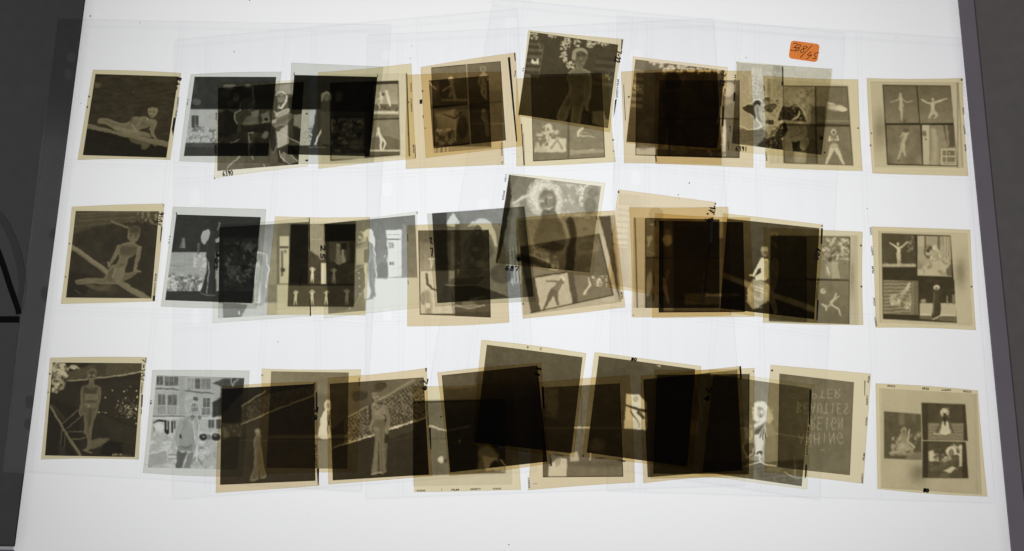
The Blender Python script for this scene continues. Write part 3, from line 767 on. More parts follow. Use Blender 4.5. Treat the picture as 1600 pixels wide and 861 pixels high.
def f9(p):
    p.n(40, 5)
    p.photo([(136, 564), (326, 566), (330, 726), (145, 728)], 122); p.n(16, 8)
    p.e(222, 600, 20, 26, 190); p.e(218, 608, 10, 14, 140); p.speck([(160, 620), (270, 600), (300, 680), (150, 720)], 190, 18, .46, .9)
    p.p([(225, 655), (312, 648), (316, 720), (215, 722)], 196, .9); p.l([(235, 700, 6), (270, 660, 6), (290, 700, 5)], 150); p.p([(150, 690), (220, 690), (218, 722), (150, 722)], 188, .8)
    p.l([(188, 590), (225, 580)], 200, 3, .7)
    p.photo([(332, 585), (500, 598), (514, 745), (334, 756)], 126); p.n(20, 6)
    p.l([(374, 638, 4), (377, 618, 7), (388, 604, 6), (398, 600, 4)], 192, f=5); p.e(401, 598, 5, 5, 190); p.l([(382, 632, 5), (405, 638, 4), (440, 640, 3), (466, 644, 2)], 178, a=.85); p.l([(386, 616, 3), (415, 622, 2), (446, 630, 1.5)], 170, a=.8); p.l([(360, 658, 1.5), (390, 662, 1.5)], 164, a=.8)
    p.p([(332, 712), (510, 704), (512, 722), (332, 734)], 156, .9); p.l([(430, 712), (455, 708)], 190, 2)
    p.clip(); p.r(320, 300, 330, 760, 92, .8); p.r(130, 322, 320, 560, 118, .8, 10); p.r(335, 322, 500, 580, 112, .8, 10)
    p.l([(128, 320), (142, 768), (514, 748), (498, 312)], 66, 2.5)
film('cream four picture negative half covered by the raised standing figure', 'cream', LC,
     [(807, 123), (950, 117), (962, 253), (807, 260)], R1e, [(130, 320), (497, 310), (515, 748), (142, 770)], 118, f9,
     [('b', [(80, 575), (85, 575), (98, 790), (93, 790)]), ('b', [(92, 620), (94, 620), (100, 788), (98, 788)]), sq(556, 658, 4), sq(558, 716, 3), sq(66, 745, 2)])

def f10(p):
    p.g(160, 130, 420, 500, 30, -20); p.n(60, 6)
    A = [(148, 175), (210, 180), (200, 412), (130, 405)]
    p.stripes(A, 146, 40, -.08, .5, .8); p.speck([(150, 275), (200, 275), (195, 310), (148, 310)], 225, 12, .45)
    rs = random.Random(9)
    for cx, cy, m, rx, ry in ((270, 140, 7, 30, 10), (310, 152, 7, 20, 12), (345, 185, 9, 26, 14), (375, 175, 7, 14, 18), (435, 180, 10, 26, 20), (500, 188, 10, 40, 12), (565, 195, 10, 36, 12), (620, 190, 6, 30, 8)):
        for _ in range(m):
            p.e(cx + rs.uniform(-rx, rx), cy + rs.uniform(-ry, ry), rs.uniform(7, 14), rs.uniform(5, 10), rs.uniform(190, 225), rs.uniform(-1, 1), .9, .4)
    p.p([(240, 125), (640, 168), (640, 176), (240, 136)], 212, .6, 8)
    p.body([(360, 330, 60), (380, 420, 60), (370, 560, 60)], 60, 88); p.e(380, 260, 50, 60, 62); p.ring(380, 250, 55, 60, 110, .2)
    p.l([(640, 500, 5), (655, 440, 5), (660, 400, 4)], 190, a=.8)
    p.tame(140, .8)
film('nearly black negative with a ragged pale leaf edge along its top, right of centre', 'pale', LD,
     [(989, 88), (1137, 105), (1126, 238), (978, 223)], R1f, [(160, 122), (682, 187), (640, 645), (108, 605)], 88, f10,
     [('h', '7-22', (690, 208), (676, 285), 26, 3), ('t', 'SAFETY FILM', (680, 390), (690, 295), 10), ('b', [(668, 395), (680, 395), (676, 510), (664, 520)])])

def f11(p):
    p.n(60, 16); p.r(160, 640, 280, 690, 184, .9, 8); p.r(280, 650, 680, 705, 60, .9, 8)
    p.e(215, 560, 50, 90, 118, .1, .8); p.p([(320, 640), (350, 520), (362, 640)], 140, .7, 14); p.r(355, 560, 362, 700, 40); p.e(430, 600, 60, 80, 86, 0, .6)
    p.l([(160, 200), (160, 684), (668, 698)], 40, 3)
film('cream negative whose edges show left of and under the leaf edged black one', 'warm', LC,
     [(970, 112), (1119, 108), (1128, 258), (975, 255)], R1f, [(165, 200), (640, 195), (668, 700), (160, 684)], 100, f11,
     [('b', [(275, 682), (283, 682), (285, 722), (278, 722)]), sq(122, 342, 5), ('b', [(90, 270), (93, 270), (104, 480), (100, 480)])])

def f12(p):
    p.n(40, 12)
    p.e(705, 300, 34, 46, 196, .2, .9); p.e(700, 370, 30, 20, 150); p.p([(668, 470), (690, 470), (690, 660), (670, 660)], 186, .9, 8); p.e(684, 570, 12, 70, 205)
    p.r(690, 470, 775, 705, 96, .8, 6); p.speck([(580, 600), (670, 600), (690, 690), (580, 690)], 190, 20, .5); p.l([(770, 248), (770, 698)], 40, 3); p.l([(290, 690), (770, 698)], 50, 3)
    p.r(300, 465, 775, 474, 60, .8)
film('cream negative showing right of the leaf edged black one, pale figure strip at its edge', 'warm', LE,
     [(1024, 112), (1174, 111), (1177, 262), (1024, 256)], R1f, [(300, 245), (770, 245), (770, 700), (290, 690)], 124, f12,
     [('b', [(735, 316), (746, 314), (742, 366), (732, 368)]), ('t', 'FILM', (720, 545), (718, 510), 8), ('t', 'SAFETY', (710, 655), (708, 600), 8)])

def f13(p):
    p.g(400, 40, 400, 600, 8, -14); p.n(60, 6)
    p.r(365, 55, 446, 330, 142, .85, 5); p.r(452, 60, 900, 240, 192, .9, 6); p.stripes([(455, 85), (900, 100), (900, 235), (455, 235)], 178, 26, 1.57, .5, .6); p.r(445, 60, 451, 225, 66); p.r(436, 190, 452, 226, 40)
    for s_ in hand('MAK', (190, 78), (285, 84), 70) + hand('GET', (172, 160), (258, 168), 62) + hand('LZ', (172, 232), (258, 240), 60):
        p.l([(a, b) for a, b in s_], 218, 4.5, .8)
    p.p([(20, 590), (280, 585), (340, 640), (235, 735), (15, 715)], 100, .95, 14); p.p([(20, 300), (82, 300), (80, 590), (20, 600)], 112, .8, 8); p.p([(85, 440), (190, 470), (262, 560), (230, 590), (80, 575)], 158, .8, 14); p.stripes([(20, 600), (280, 595), (300, 700), (20, 700)], 86, 34, .1, .5, .4)
    p.p([(105, 412), (160, 384), (205, 388), (218, 505), (165, 462)], 58); p.e(230, 378, 33, 26, 54); p.l([(228, 402, 20), (240, 480, 18), (262, 545, 13)], 120, rim=206, f=5)
    p.l([(108, 408, 3), (160, 376, 3), (195, 362, 4), (212, 344, 4), (255, 342, 5), (276, 362, 4)], 232); p.l([(165, 465, 4), (215, 500, 4), (258, 540, 5), (270, 568, 5), (235, 586, 4), (150, 594, 4), (85, 560, 3)], 230); p.l([(205, 490), (212, 502)], 60, 5)
    p.p([(258, 450), (330, 440), (402, 405), (416, 470), (384, 522), (300, 525), (262, 500)], 178, .95, 8); p.speck([(262, 440), (400, 420), (390, 520), (280, 525)], 128, 26, .52, .6)
    p.p([(286, 408), (340, 372), (392, 380), (405, 405), (350, 448), (312, 440)], 66, .95, 6); p.e(308, 350, 26, 31, 122, 0, 1, .3); p.e(308, 332, 24, 14, 84, 0, .8); p.l([(282, 340, 4), (300, 318, 4), (330, 322, 4)], 226); p.e(300, 352, 5, 4, 200); p.l([(302, 368), (314, 368)], 190, 2.5); p.e(288, 392, 10, 8, 200)
    p.e(402, 362, 20, 22, 132, 0, 1, .3); p.ring(402, 360, 21, 24, 214, .22); p.e(402, 350, 12, 8, 64); p.l([(350, 470, 8), (395, 450, 9), (408, 415, 6)], 150, rim=210); p.l([(268, 545, 9), (330, 562, 11), (385, 545, 8)], 172, rim=212); p.r(305, 515, 340, 545, 60, .8); p.r(330, 515, 368, 552, 44); p.e(350, 534, 11, 11, 128); p.e(350, 534, 5, 5, 40)
    p.p([(398, 512), (418, 450), (440, 404), (500, 398), (560, 384), (602, 428), (628, 482), (642, 528), (540, 518), (430, 520)], 44, .97, 5); p.e(462, 432, 36, 36, 50); p.p([(532, 382), (548, 376), (556, 440), (535, 440)], 26); p.l([(540, 445, 4), (548, 400, 4)], 150, a=.6)
    p.l([(398, 512, 3), (420, 450, 4), (436, 406, 3)], 216); p.l([(524, 516, 5), (572, 490, 8), (592, 442, 4)], 232); p.l([(455, 425, 3), (500, 440, 3), (520, 470, 3)], 120, a=.7); p.l([(602, 412, 4), (642, 470, 7), (657, 532, 5)], 210); p.l([(410, 540, 8), (440, 520, 9), (470, 520, 6)], 200)
    p.e(586, 600, 84, 60, 150, .05, 1, .3); p.l([(490, 522, 10), (580, 540, 14), (650, 560, 14), (668, 610, 10)], 178, f=10); p.speck([(510, 560), (660, 560), (660, 650), (520, 650)], 118, 24, .54, .6); p.l([(640, 640, 4), (672, 600, 4), (664, 560, 3)], 216)
    p.p([(452, 640), (500, 588), (552, 672), (522, 775), (452, 762)], 172, .95, 8); p.l([(552, 675, 3), (540, 730, 3), (520, 775, 3)], 224); p.l([(500, 600, 4), (520, 680, 4), (500, 750, 3)], 140, a=.7)
    p.p([(468, 522), (492, 602), (446, 662), (402, 765), (330, 748), (298, 702), (350, 640), (420, 560)], 40, .97, 5); p.l([(466, 640, 3), (432, 690, 4), (404, 762, 3)], 222); p.l([(480, 512, 3), (440, 538, 3), (380, 582, 3), (328, 632, 3)], 218); p.e(365, 625, 26, 30, 92, .5, .9); p.l([(345, 660, 3), (385, 620, 3), (420, 570, 3)], 180, a=.8)
    p.p([(225, 738), (300, 655), (342, 700), (335, 752)], 42, .95, 6); p.p([(395, 700), (450, 680), (450, 770), (395, 765)], 30, .9, 6)
    p.p([(650, 560), (900, 560), (800, 815), (540, 775), (640, 700)], 84, .9, 12); p.p([(525, 700), (592, 688), (606, 772), (535, 782)], 46, .95, 6); p.p([(690, 400), (810, 395), (800, 645), (670, 640)], 92, .85, 14); p.e(775, 668, 14, 14, 20)
    p.e(628, 712, 36, 54, 150, .2, 1, .25); p.ring(628, 712, 36, 54, 222, .16, .2); p.stripes([(600, 690), (650, 680), (655, 750), (605, 760)], 112, 14, .3, .4, .6)
    p.speck([(20, 60), (445, 60), (440, 330), (60, 330)], 206, 20, .56, .5); p.speck([(450, 240), (700, 240), (690, 400), (600, 410), (460, 395)], 206, 30, .5, .6); p.speck([(450, 240), (700, 240), (690, 400), (600, 410), (460, 395)], 108, 26, .56, .6)
    p.n(16, 12); p.speck([(260, 330), (660, 390), (680, 660), (300, 760)], 190, 12, .60, .6); p.speck([(260, 330), (660, 390), (680, 660), (300, 760)], 60, 14, .60, .5)
    p.tame(150, .72)
film('grey negative of crouching figures with 6391 written below, under the orange sticker', 'bright', LD,
     [(1150, 96), (1301, 108), (1288, 247), (1142, 236)], R1g, [(115, 172), (645, 206), (588, 690), (85, 625)], 168, f13,
     [('h', '6391', (106, 641), (174, 644), 24, 2.2), ('b', [(366, 196), (371, 196), (374, 300), (368, 300)]), sq(604, 676, 5), ('t', 'FILM', (104, 290), (108, 240), 7), sq(114, 172, 3)], pz=(1140, 92, 5.38))

def f14(p):
    p.n(50, 5); p.stripes([(280, 262), (370, 270), (372, 735), (295, 735)], 176, 30, 1.57, .5, .4); p.r(285, 262, 302, 400, 140, .7)
    p.photo([(370, 300), (733, 304), (764, 748), (374, 735)], 72)
    p.clip([(374, 306), (548, 308), (552, 516), (374, 512)]); p.r(370, 300, 560, 520, 146); p.n(34, 34); p.e(470, 420, 50, 80, 190, .3, .5)
    p.clip([(558, 308), (728, 310), (744, 518), (560, 514)]); p.r(550, 300, 750, 520, 116); p.n(60, 8); p.e(668, 425, 55, 16, 190, .1, .9, .6); p.e(700, 430, 32, 14, 222, .15); p.e(640, 405, 24, 8, 170, .2); p.l([(620, 392), (655, 405)], 196, 3); p.r(550, 496, 750, 502, 160, .6)
    p.clip([(378, 526), (548, 530), (556, 738), (380, 730)]); p.r(370, 520, 560, 745, 116); p.n(30, 14); p.e(468, 690, 36, 60, 158, 0, .9); p.r(500, 600, 560, 740, 92, .6)
    p.clip([(560, 530), (744, 532), (760, 744), (566, 740)]); p.r(550, 520, 770, 750, 122); p.n(30, 5)
    p.l([(645, 655, 14), (630, 695, 10), (612, 742, 6)], 192); p.l([(668, 655, 14), (690, 695, 10), (712, 742, 6)], 192); p.l([(656, 590, 22), (656, 615, 17)], 132); p.e(658, 635, 22, 14, 176); p.e(655, 562, 17, 18, 188); p.e(656, 565, 8, 10, 120); p.l([(636, 590, 6), (630, 610, 5), (650, 600, 4)], 196); p.l([(678, 585, 6), (684, 604, 5), (665, 602, 4)], 190)
    p.clip()
film('cream four picture negative with a wide legged standing figure at lower right, top row', 'straw', LE,
     [(1192, 118), (1341, 124), (1348, 267), (1196, 262)], R1g, [(278, 258), (740, 296), (770, 752), (292, 740)], 192, f14,
     [('t', 'SAFETY', (284, 722), (282, 668), 9), ('t', 'FILM', (270, 330), (268, 300), 7), sq(792, 539, 4)])

def f15(p):
    p.blob(165, 600, 34, 90, 132, .8); p.r(118, 378, 530, 384, 176); p.r(521, 382, 527, 780, 120, .7); p.l([(521, 385), (533, 500), (545, 770)], 110, 2, .5)
    p.photo([(175, 393), (490, 397), (523, 772), (197, 765)], 50)
    p.clip([(179, 397), (331, 397), (346, 570), (190, 572)]); p.r(170, 390, 350, 580, 112); p.g(260, 400, 260, 520, -8, 10); p.r(170, 528, 350, 580, 124, .8, 20); p.n(26, 5)
    p.e(257, 441, 7, 9, 172); p.l([(258, 458, 11), (259, 475, 7), (262, 492, 10)], 174); p.l([(260, 500, 9), (262, 530, 6), (265, 562, 3)], 174); p.l([(250, 462, 4), (232, 470, 3), (212, 473, 3)], 160); p.l([(267, 462, 4), (288, 474, 3), (314, 471, 3)], 160); p.blob(275, 565, 10, 12, 84, .6)
    p.clip([(336, 397), (488, 400), (506, 570), (350, 572)]); p.r(330, 390, 515, 580, 112); p.g(420, 400, 420, 520, -8, 10); p.r(330, 526, 515, 580, 130, .8, 20); p.n(26, 5)
    p.l([(358, 462, 3), (380, 474, 4), (405, 480, 6), (432, 472, 5), (474, 458, 3)], 186); p.e(408, 462, 7, 9, 170); p.l([(408, 482, 12), (408, 500, 8), (408, 514, 11)], 184); p.l([(404, 520, 9), (392, 545, 5)], 184); p.l([(412, 518, 9), (428, 535, 6), (418, 548, 4)], 178)
    p.clip([(192, 580), (350, 580), (360, 764), (200, 760)]); p.r(185, 575, 365, 770, 122); p.n(50, 20)
    p.l([(284, 612, 12), (280, 640, 9), (270, 668, 10)], 172); p.e(282, 606, 14, 8, 100); p.l([(268, 675, 9), (255, 710, 6), (245, 745, 4)], 172); p.l([(274, 672, 8), (270, 695, 6), (280, 722, 4)], 178); p.l([(272, 615, 4), (262, 640, 3)], 168); p.e(250, 745, 10, 6, 84, 0, .6)
    p.clip([(358, 580), (506, 580), (520, 768), (364, 764)]); p.r(350, 570, 530, 775, 140); p.n(34, 16); p.r(355, 575, 392, 770, 188, .9); p.e(370, 620, 9, 14, 120); p.e(376, 645, 4, 5, 110)
    p.l([(412, 605, 12), (418, 650, 15), (420, 700, 17), (415, 762, 19)], 164); p.p([(455, 580), (510, 580), (512, 680), (478, 685), (466, 640)], 90); p.p([(462, 580), (476, 580), (488, 680), (474, 680)], 150, .7)
    p.r(446, 690, 520, 768, 192); p.r(453, 697, 470, 722, 120); p.r(474, 697, 510, 722, 118); p.r(453, 728, 470, 752, 128); p.r(474, 728, 512, 752, 122); p.e(484, 710, 5, 5, 180); p.r(455, 756, 512, 760, 120)
    p.clip()
film('four picture negative with outstretched arm figures, right end of the top row', 'straw', LE,
     [(1354, 122), (1504, 122), (1513, 275), (1363, 271)], R1h, [(118, 378), (530, 382), (553, 780), (138, 776)], 186, f15,
     [sq(543, 370, 4), sq(124, 618, 3), ('t', '3', (124, 680), (124, 670), 8), ('t', 'KODAK', (556, 530), (552, 496), 7), ('t', 'SAFETY', (562, 622), (557, 578), 7), ('t', 'FILM', (566, 700), (562, 670), 7)])
# ---- middle row
def g1(p):
    p.n(40, 8).n(12, 4)
    p.p([(140, 150), (670, 150), (655, 205), (520, 220), (330, 235), (140, 290)], 78, .8, 20); p.n(24, 6)
    for y0, y1, L in ((175, 152, 112), (196, 160, 96), (215, 195, 100), (250, 215, 92)):
        p.l([(140, y0, 3), (520, y1, 3)], L, a=.7)
    p.speck([(520, 160), (660, 160), (650, 240), (540, 230)], 128, 16, .5, .8)
    p.p([(300, 300), (620, 300), (600, 690), (420, 560)], 44, .5, 40); p.p([(105, 520), (300, 560), (180, 685), (90, 685)], 36, .8, 20)
    p.l([(372, 218, 8), (482, 262, 7)], 106, a=.9)
    p.l([(128, 376, 15), (350, 535, 17)], 116, f=3); p.l([(132, 368, 2), (352, 520, 2)], 140); p.l([(126, 392, 2), (340, 545, 2)], 70)
    p.l([(395, 580, 18), (600, 700, 20)], 110, f=3); p.l([(405, 570, 2), (590, 680, 2)], 130, a=.7)
    p.e(366, 640, 38, 34, 64, 0, .9); p.l([(150, 640, 6), (180, 665, 4)], 84, a=.6); p.l([(200, 598, 10), (290, 632, 16), (350, 622, 22)], 78, f=8)
    p.l([(430, 560, 28), (480, 550, 17), (516, 530, 10)], 94, rim=116, f=6)
    p.sil([(468, 345), (426, 360), (404, 395), (418, 440), (398, 480), (364, 492), (334, 540), (318, 566), (250, 562), (160, 576), (148, 594), (164, 606), (240, 600), (310, 604), (360, 602), (402, 600), (436, 566), (460, 492), (470, 450), (502, 430), (527, 392), (540, 372), (510, 350), (490, 345)], 86, 118, 13)
    p.p([(420, 368), (530, 376), (505, 432), (424, 426)], 74, .7, 12); p.p([(372, 558), (390, 500), (452, 496), (440, 556), (402, 600)], 122, .7, 14); p.l([(378, 560, 3), (396, 505, 3)], 146, a=.6, f=6); p.blob(240, 582, 60, 8, 118, .7); p.blob(440, 455, 24, 22, 104, .6)
    p.l([(412, 376, 14), (386, 440, 11), (352, 492, 8)], 104, rim=126, f=5); p.l([(540, 382, 14), (528, 440, 12), (512, 520, 9), (548, 528, 5)], 106, rim=128, f=5); p.l([(345, 470, 5), (352, 486, 5)], 128)
    p.sil([(470, 266), (467, 308), (480, 338), (505, 349), (531, 330), (546, 286), (540, 256), (500, 248)], 88, 114, 9); p.p([(466, 262), (500, 246), (546, 258), (542, 288), (468, 290)], 58, .7, 8); p.e(489, 301, 7, 5, 56); p.e(520, 301, 7, 5, 56); p.e(489, 296, 9, 3, 112, 0, .6); p.l([(503, 304, 3), (501, 316, 4)], 118, a=.8); p.l([(490, 327, 2), (503, 331, 3), (516, 326, 2)], 140, a=.9); p.l([(476, 268, 4), (470, 320, 3)], 122, a=.6)
film('dark brown negative of a figure sitting by crossed beams, left end of the middle row', 'green', LA,
     [(112, 323), (257, 318), (242, 471), (95, 475)], R2a, [(150, 155), (660, 157), (613, 690), (90, 685)], 50, g1,
     [sq(112, 355, 4), sq(88, 558, 4), ('h', '9WW', (688, 162), (672, 248), 24, 3), ('b', [(672, 250), (680, 250), (672, 330), (664, 356)]), ('t', 'SAFETY FILM', (634, 668), (646, 540), 9), ('b', [(622, 672), (636, 670), (634, 706), (620, 706)]), sq(688, 122, 3)])

def g2(p):
    p.n(60, 5); p.p([(120, 70), (360, 75), (340, 240), (110, 330)], 50, .5, 30)
    p.p([(430, 230), (700, 230), (660, 620), (420, 620)], 84, .8, 20); p.clip([(430, 240), (700, 240), (660, 620), (420, 620)]); p.n(30, 26); p.clip()
    p.r(30, 334, 418, 612, 156, .98, 5); p.clip([(30, 334), (418, 334), (418, 612), (30, 612)]); p.streak(80, 12, 9); p.l([(70, 432), (172, 436)], 112, 2); p.l([(172, 345), (170, 470)], 138, 2); p.speck([(238, 350), (335, 345), (325, 490), (240, 490)], 200, 24, .45, .75)
    rs = random.Random(12)
    for x, y, h in ((66, 515, 1.1), (92, 500, .8), (118, 520, 1), (152, 508, 1.1), (180, 530, .9), (208, 500, .9), (232, 528, 1), (262, 512, 1.1), (285, 540, .8)):
        lo_, hi_ = rs.choice(((84, 200), (196, 92), (100, 150)))
        p.l([(x, y + 30, 18 * h), (x + rs.uniform(-8, 8), y + 85, 26 * h)], rs.choice((112, 132, 176, 196)), rim=rs.choice((96, 205)), f=5); p.e(x, y, 15 * h, 19 * h, lo_, 0, .9, .35); p.e(x + rs.uniform(-3, 3), y - 12, 15 * h, 9 * h, hi_, 0, .8, .5)
    p.speck([(45, 520), (300, 510), (290, 610), (40, 610)], 206, 12, .54, .7); p.speck([(45, 540), (300, 530), (290, 610), (40, 610)], 84, 13, .57, .7); p.clip()
    p.r(30, 608, 700, 700, 50, .97, 6); p.streak(80, 14, 5)
    p.p([(153, 238), (173, 236), (176, 305), (138, 306)], 128, .9); p.l([(158, 245, 3), (150, 300, 4)], 70, a=.8); p.p([(265, 270), (282, 262), (280, 345), (262, 350)], 80, .7, 6); p.l([(272, 275, 2), (265, 340, 2)], 140, a=.6)
    p.sil([(318, 178), (345, 170), (356, 190), (352, 225), (325, 265), (308, 280), (292, 250), (298, 200)], 158, 168, 6)
    p.sil([(358, 172), (378, 192), (398, 186), (414, 138), (427, 148), (416, 200), (396, 236), (386, 300), (391, 400), (389, 500), (398, 636), (330, 632), (284, 618), (310, 540), (331, 440), (325, 340), (326, 272), (346, 230)], 48, 64, 5)
    p.l([(340, 400, 2.6), (346, 480, 2.6), (331, 622, 2.6)], 196, a=.9); p.l([(392, 400, 2), (396, 560, 2)], 120, a=.5); p.l([(285, 624, 3), (330, 636, 3), (385, 638, 3)], 140, a=.8); p.l([(420, 132, 7), (411, 178, 5)], 112); p.p([(392, 244), (420, 226), (420, 262), (394, 268)], 164, .9); p.l([(400, 335, 7), (398, 400, 6), (404, 440, 6)], 24)
film('grey negative of a robed dark figure with raised arm before a crowd, middle row left', 'grey', LA,
     [(270, 323), (416, 327), (401, 482), (251, 479)], R2b, [(187, 103), (728, 120), (672, 672), (115, 652)], 46, g2,
     [('t', '0 1 2', (142, 290), (150, 240), 8), ('b', [(184, 88), (190, 88), (190, 106), (184, 106)])], pz=(250, 320, 4.511))

def g3(p):
    p.n(60, 8)
    p.p([(455, 180), (720, 165), (700, 670), (455, 670)], 72, .95, 16); p.speck([(500, 290), (700, 270), (700, 520), (490, 560)], 196, 20, .5, .8); p.speck([(500, 290), (700, 270), (700, 560), (490, 580)], 40, 28, .52, .8)
    p.e(658, 310, 34, 22, 180, 0, .7); p.e(625, 440, 24, 16, 34); p.l([(495, 562, 2), (690, 460, 2)], 150); p.r(510, 430, 580, 470, 140, .6); p.r(455, 180, 492, 770, 40, .7, 10)
    p.p([(715, 160), (835, 155), (832, 552), (772, 552), (772, 350), (715, 335)], 128, .95, 10); p.g(760, 170, 760, 350, -14, 18)
    p.r(455, 668, 1040, 780, 182, .95, 10); p.p([(485, 668), (645, 680), (602, 762), (485, 768)], 112, .9); p.l([(588, 722), (590, 738)], 226, 3)
    p.p([(832, 155), (1035, 148), (1030, 552), (832, 552)], 112, .95, 6); p.r(832, 552, 1040, 760, 200, .9, 8)
    p.r(848, 242, 908, 545, 196); p.r(850, 306, 905, 320, 90); p.r(856, 335, 872, 500, 120); p.r(878, 330, 892, 350, 90, .7); p.e(868, 458, 14, 14, 80); p.r(912, 165, 1030, 545, 70, .8, 8)
    p.p([(690, 430), (722, 380), (722, 670), (680, 672)], 210, .9, 6); p.stripes([(700, 440), (722, 440), (715, 660), (690, 660)], 120, 9, 1.5, .4, .7)
    p.l([(700, 345, 5), (735, 352, 5), (765, 360, 5)], 232); p.l([(764, 360, 4), (768, 410, 4)], 230)
    p.sil([(700, 346), (736, 350), (768, 358), (766, 402), (785, 452), (770, 500), (766, 570), (753, 660), (742, 690), (690, 690), (686, 674), (722, 664), (722, 600), (718, 520), (724, 450), (712, 402), (690, 366)], 142, 180, 9); p.l([(768, 420, 2.5), (783, 450, 2.5), (771, 500, 2.5), (762, 570, 2.5)], 222, a=.8)
film('pale grey negative of a figure seen from behind in a bright doorway, middle row', 'clear', LB,
     [(337, 352), (484, 340), (486, 494), (332, 505)], R2b, [(463, 185), (1035, 150), (1030, 735), (455, 768)], 112, g3,
     [('h', '325', (464, 345), (444, 470), 20, 3.2)])

def g4(p):
    p.n(50, 6); p.r(60, 120, 690, 160, 192, .5)
    p.photo([(182, 165), (598, 165), (587, 695), (160, 692)], 70); p.n(40, 8)
    p.p([(300, 165), (396, 168), (400, 390), (380, 390), (300, 330)], 150, .9, 12); p.l([(305, 265), (380, 262)], 180, 2, .7)
    p.r(376, 414, 408, 556, 202); p.r(400, 160, 600, 275, 58)
    p.p([(430, 278), (560, 278), (560, 405), (430, 405)], 104, .9, 8); p.e(486, 300, 13, 14, 190); p.l([(486, 318, 12), (488, 350, 13), (492, 396, 28)], 164); p.r(505, 285, 538, 330, 50); p.l([(515, 335, 7), (520, 400, 12)], 190)
    p.r(160, 548, 590, 560, 44); p.r(160, 560, 590, 690, 84, .9)
    for x, y, h, L in ((213, 684, 96, 205), (318, 684, 100, 190), (410, 684, 96, 190), (540, 684, 104, 168), (320, 540, 100, 210), (458, 545, 100, 170)):
        p.stand(x, y, h, L, legs=.08, arms=[[(.08, .8), (.16, .86), (.06, .94)], [(-.08, .8), (-.15, .86), (-.06, .94)]])
    p.l([(240, 560, 4), (246, 500, 4)], 30); p.r(240, 420, 300, 440, 86, .8)
    p.clip()
film('cream negative with a grid of small standing figures, between two pale doorway pictures', 'cream', LA,
     [(430, 338), (578, 339), (571, 493), (417, 492)], R2c, [(100, 150), (640, 150), (630, 715), (80, 715)], 196, g4,
     [('b', [(297, 122), (303, 122), (306, 330), (300, 330)]), ('b', [(302, 640), (309, 640), (312, 752), (304, 756)])])

def g5(p):
    p.n(70, 4)
    p.r(355, 40, 720, 505, 120, .9, 10); p.g(400, 80, 400, 500, -8, 12); p.p([(30, 108), (256, 86), (256, 240), (40, 244)], 64, .95, 6); p.p([(35, 244), (256, 240), (330, 300), (330, 430), (50, 560)], 122, .9, 12); p.p([(180, 240), (262, 236), (258, 400), (200, 400)], 86, .6, 14)
    p.r(330, 506, 730, 800, 212, .97, 5); p.p([(318, 400), (350, 400), (350, 660), (318, 660)], 206, .9, 6); p.p([(160, 502), (316, 420), (332, 560), (240, 722), (60, 768), (60, 560)], 120, .95, 5); p.l([(165, 502, 2.5), (312, 424, 2.5)], 176); p.l([(90, 560, 2.5), (165, 502, 2.5)], 150, a=.7)
    for x, y in ((208, 515), (283, 470), (283, 508), (288, 568), (288, 625), (218, 725)): p.e(x, y, 4, 6, 218)
    p.l([(245, 715), (330, 570)], 196, 2.5, .7); p.speck([(340, 520), (640, 515), (640, 740), (340, 740)], 200, 60, .5, .4)
    Wn = [(478, 160), (592, 155), (593, 498), (490, 501)]
    p.p(Wn, 224, .98, 3); p.clip(Wn); p.speck(Wn, 200, 16, .5, .7); p.r(484, 190, 582, 196, 140); p.r(490, 222, 588, 232, 96); p.r(500, 250, 536, 294, 112); p.stripes([(500, 250), (536, 250), (536, 294), (500, 294)], 206, 9, 1.57, .3, .8); p.stripes([(500, 250), (536, 250), (536, 294), (500, 294)], 206, 11, 0, .3, .8); p.r(488, 236, 496, 480, 176); p.r(500, 388, 540, 418, 176); p.r(506, 392, 516, 412, 92); p.r(524, 392, 534, 412, 104); p.speck([(500, 300), (580, 300), (580, 385), (500, 385)], 176, 12, .52, .6); p.speck([(495, 430), (585, 425), (585, 495), (495, 495)], 182, 9, .5, .7); p.l([(500, 440), (585, 436)], 150, 2, .7); p.r(572, 160, 594, 500, 190, .6); p.l([(548, 360), (556, 440)], 206, 2); p.clip()
    p.l([(478, 162, 2), (492, 500, 2)], 92); p.r(592, 150, 600, 500, 130, .8); p.r(600, 120, 632, 500, 140, .6); p.p([(412, 400), (492, 398), (490, 514), (412, 514)], 112, .6, 8); p.l([(470, 340), (470, 354)], 196, 3.5)
    p.r(262, 292, 318, 412, 178, .85, 6); p.speck([(290, 165), (345, 165), (340, 240), (262, 260)], 196, 18, .46, .8); p.r(634, 360, 700, 500, 130, .5)
    p.l([(356, 250, 14), (312, 276, 12), (268, 292, 8)], 142, rim=176, f=5); p.l([(346, 286, 10), (316, 292, 9)], 166); p.e(326, 205, 14, 18, 170)
    p.sil([(350, 246), (385, 260), (392, 302), (386, 350), (396, 388), (396, 420), (405, 480), (400, 560), (406, 640), (390, 646), (388, 660), (332, 671), (317, 663), (364, 640), (356, 560), (345, 480), (345, 410), (361, 360), (352, 300)], 122, 172, 9); p.l([(375, 430, 4), (382, 540, 4), (386, 640, 3)], 160, a=.6, f=6)
    p.sil([(318, 182), (334, 153), (370, 151), (386, 186), (398, 240), (395, 287), (374, 256), (352, 238), (346, 204), (326, 216)], 196, 214, 8); p.l([(391, 292, 3), (400, 380, 3), (411, 500, 3)], 230); p.l([(352, 250, 2), (352, 330, 2)], 84, a=.8); p.l([(330, 470, 3), (328, 600, 3)], 226, a=.7)
film('pale negative of a long haired standing figure beside a bright window, left of centre', 'clear', LB,
     [(505, 350), (652, 330), (655, 481), (506, 498)], R2c, [(396, 162), (978, 106), (1000, 690), (422, 740)], 122, g5,
     [('h', '25', (400, 298), (400, 400), 26, 3.4), ('b', [(988, 84), (993, 84), (994, 100), (989, 100)])], pz=(500, 325, 4.64))

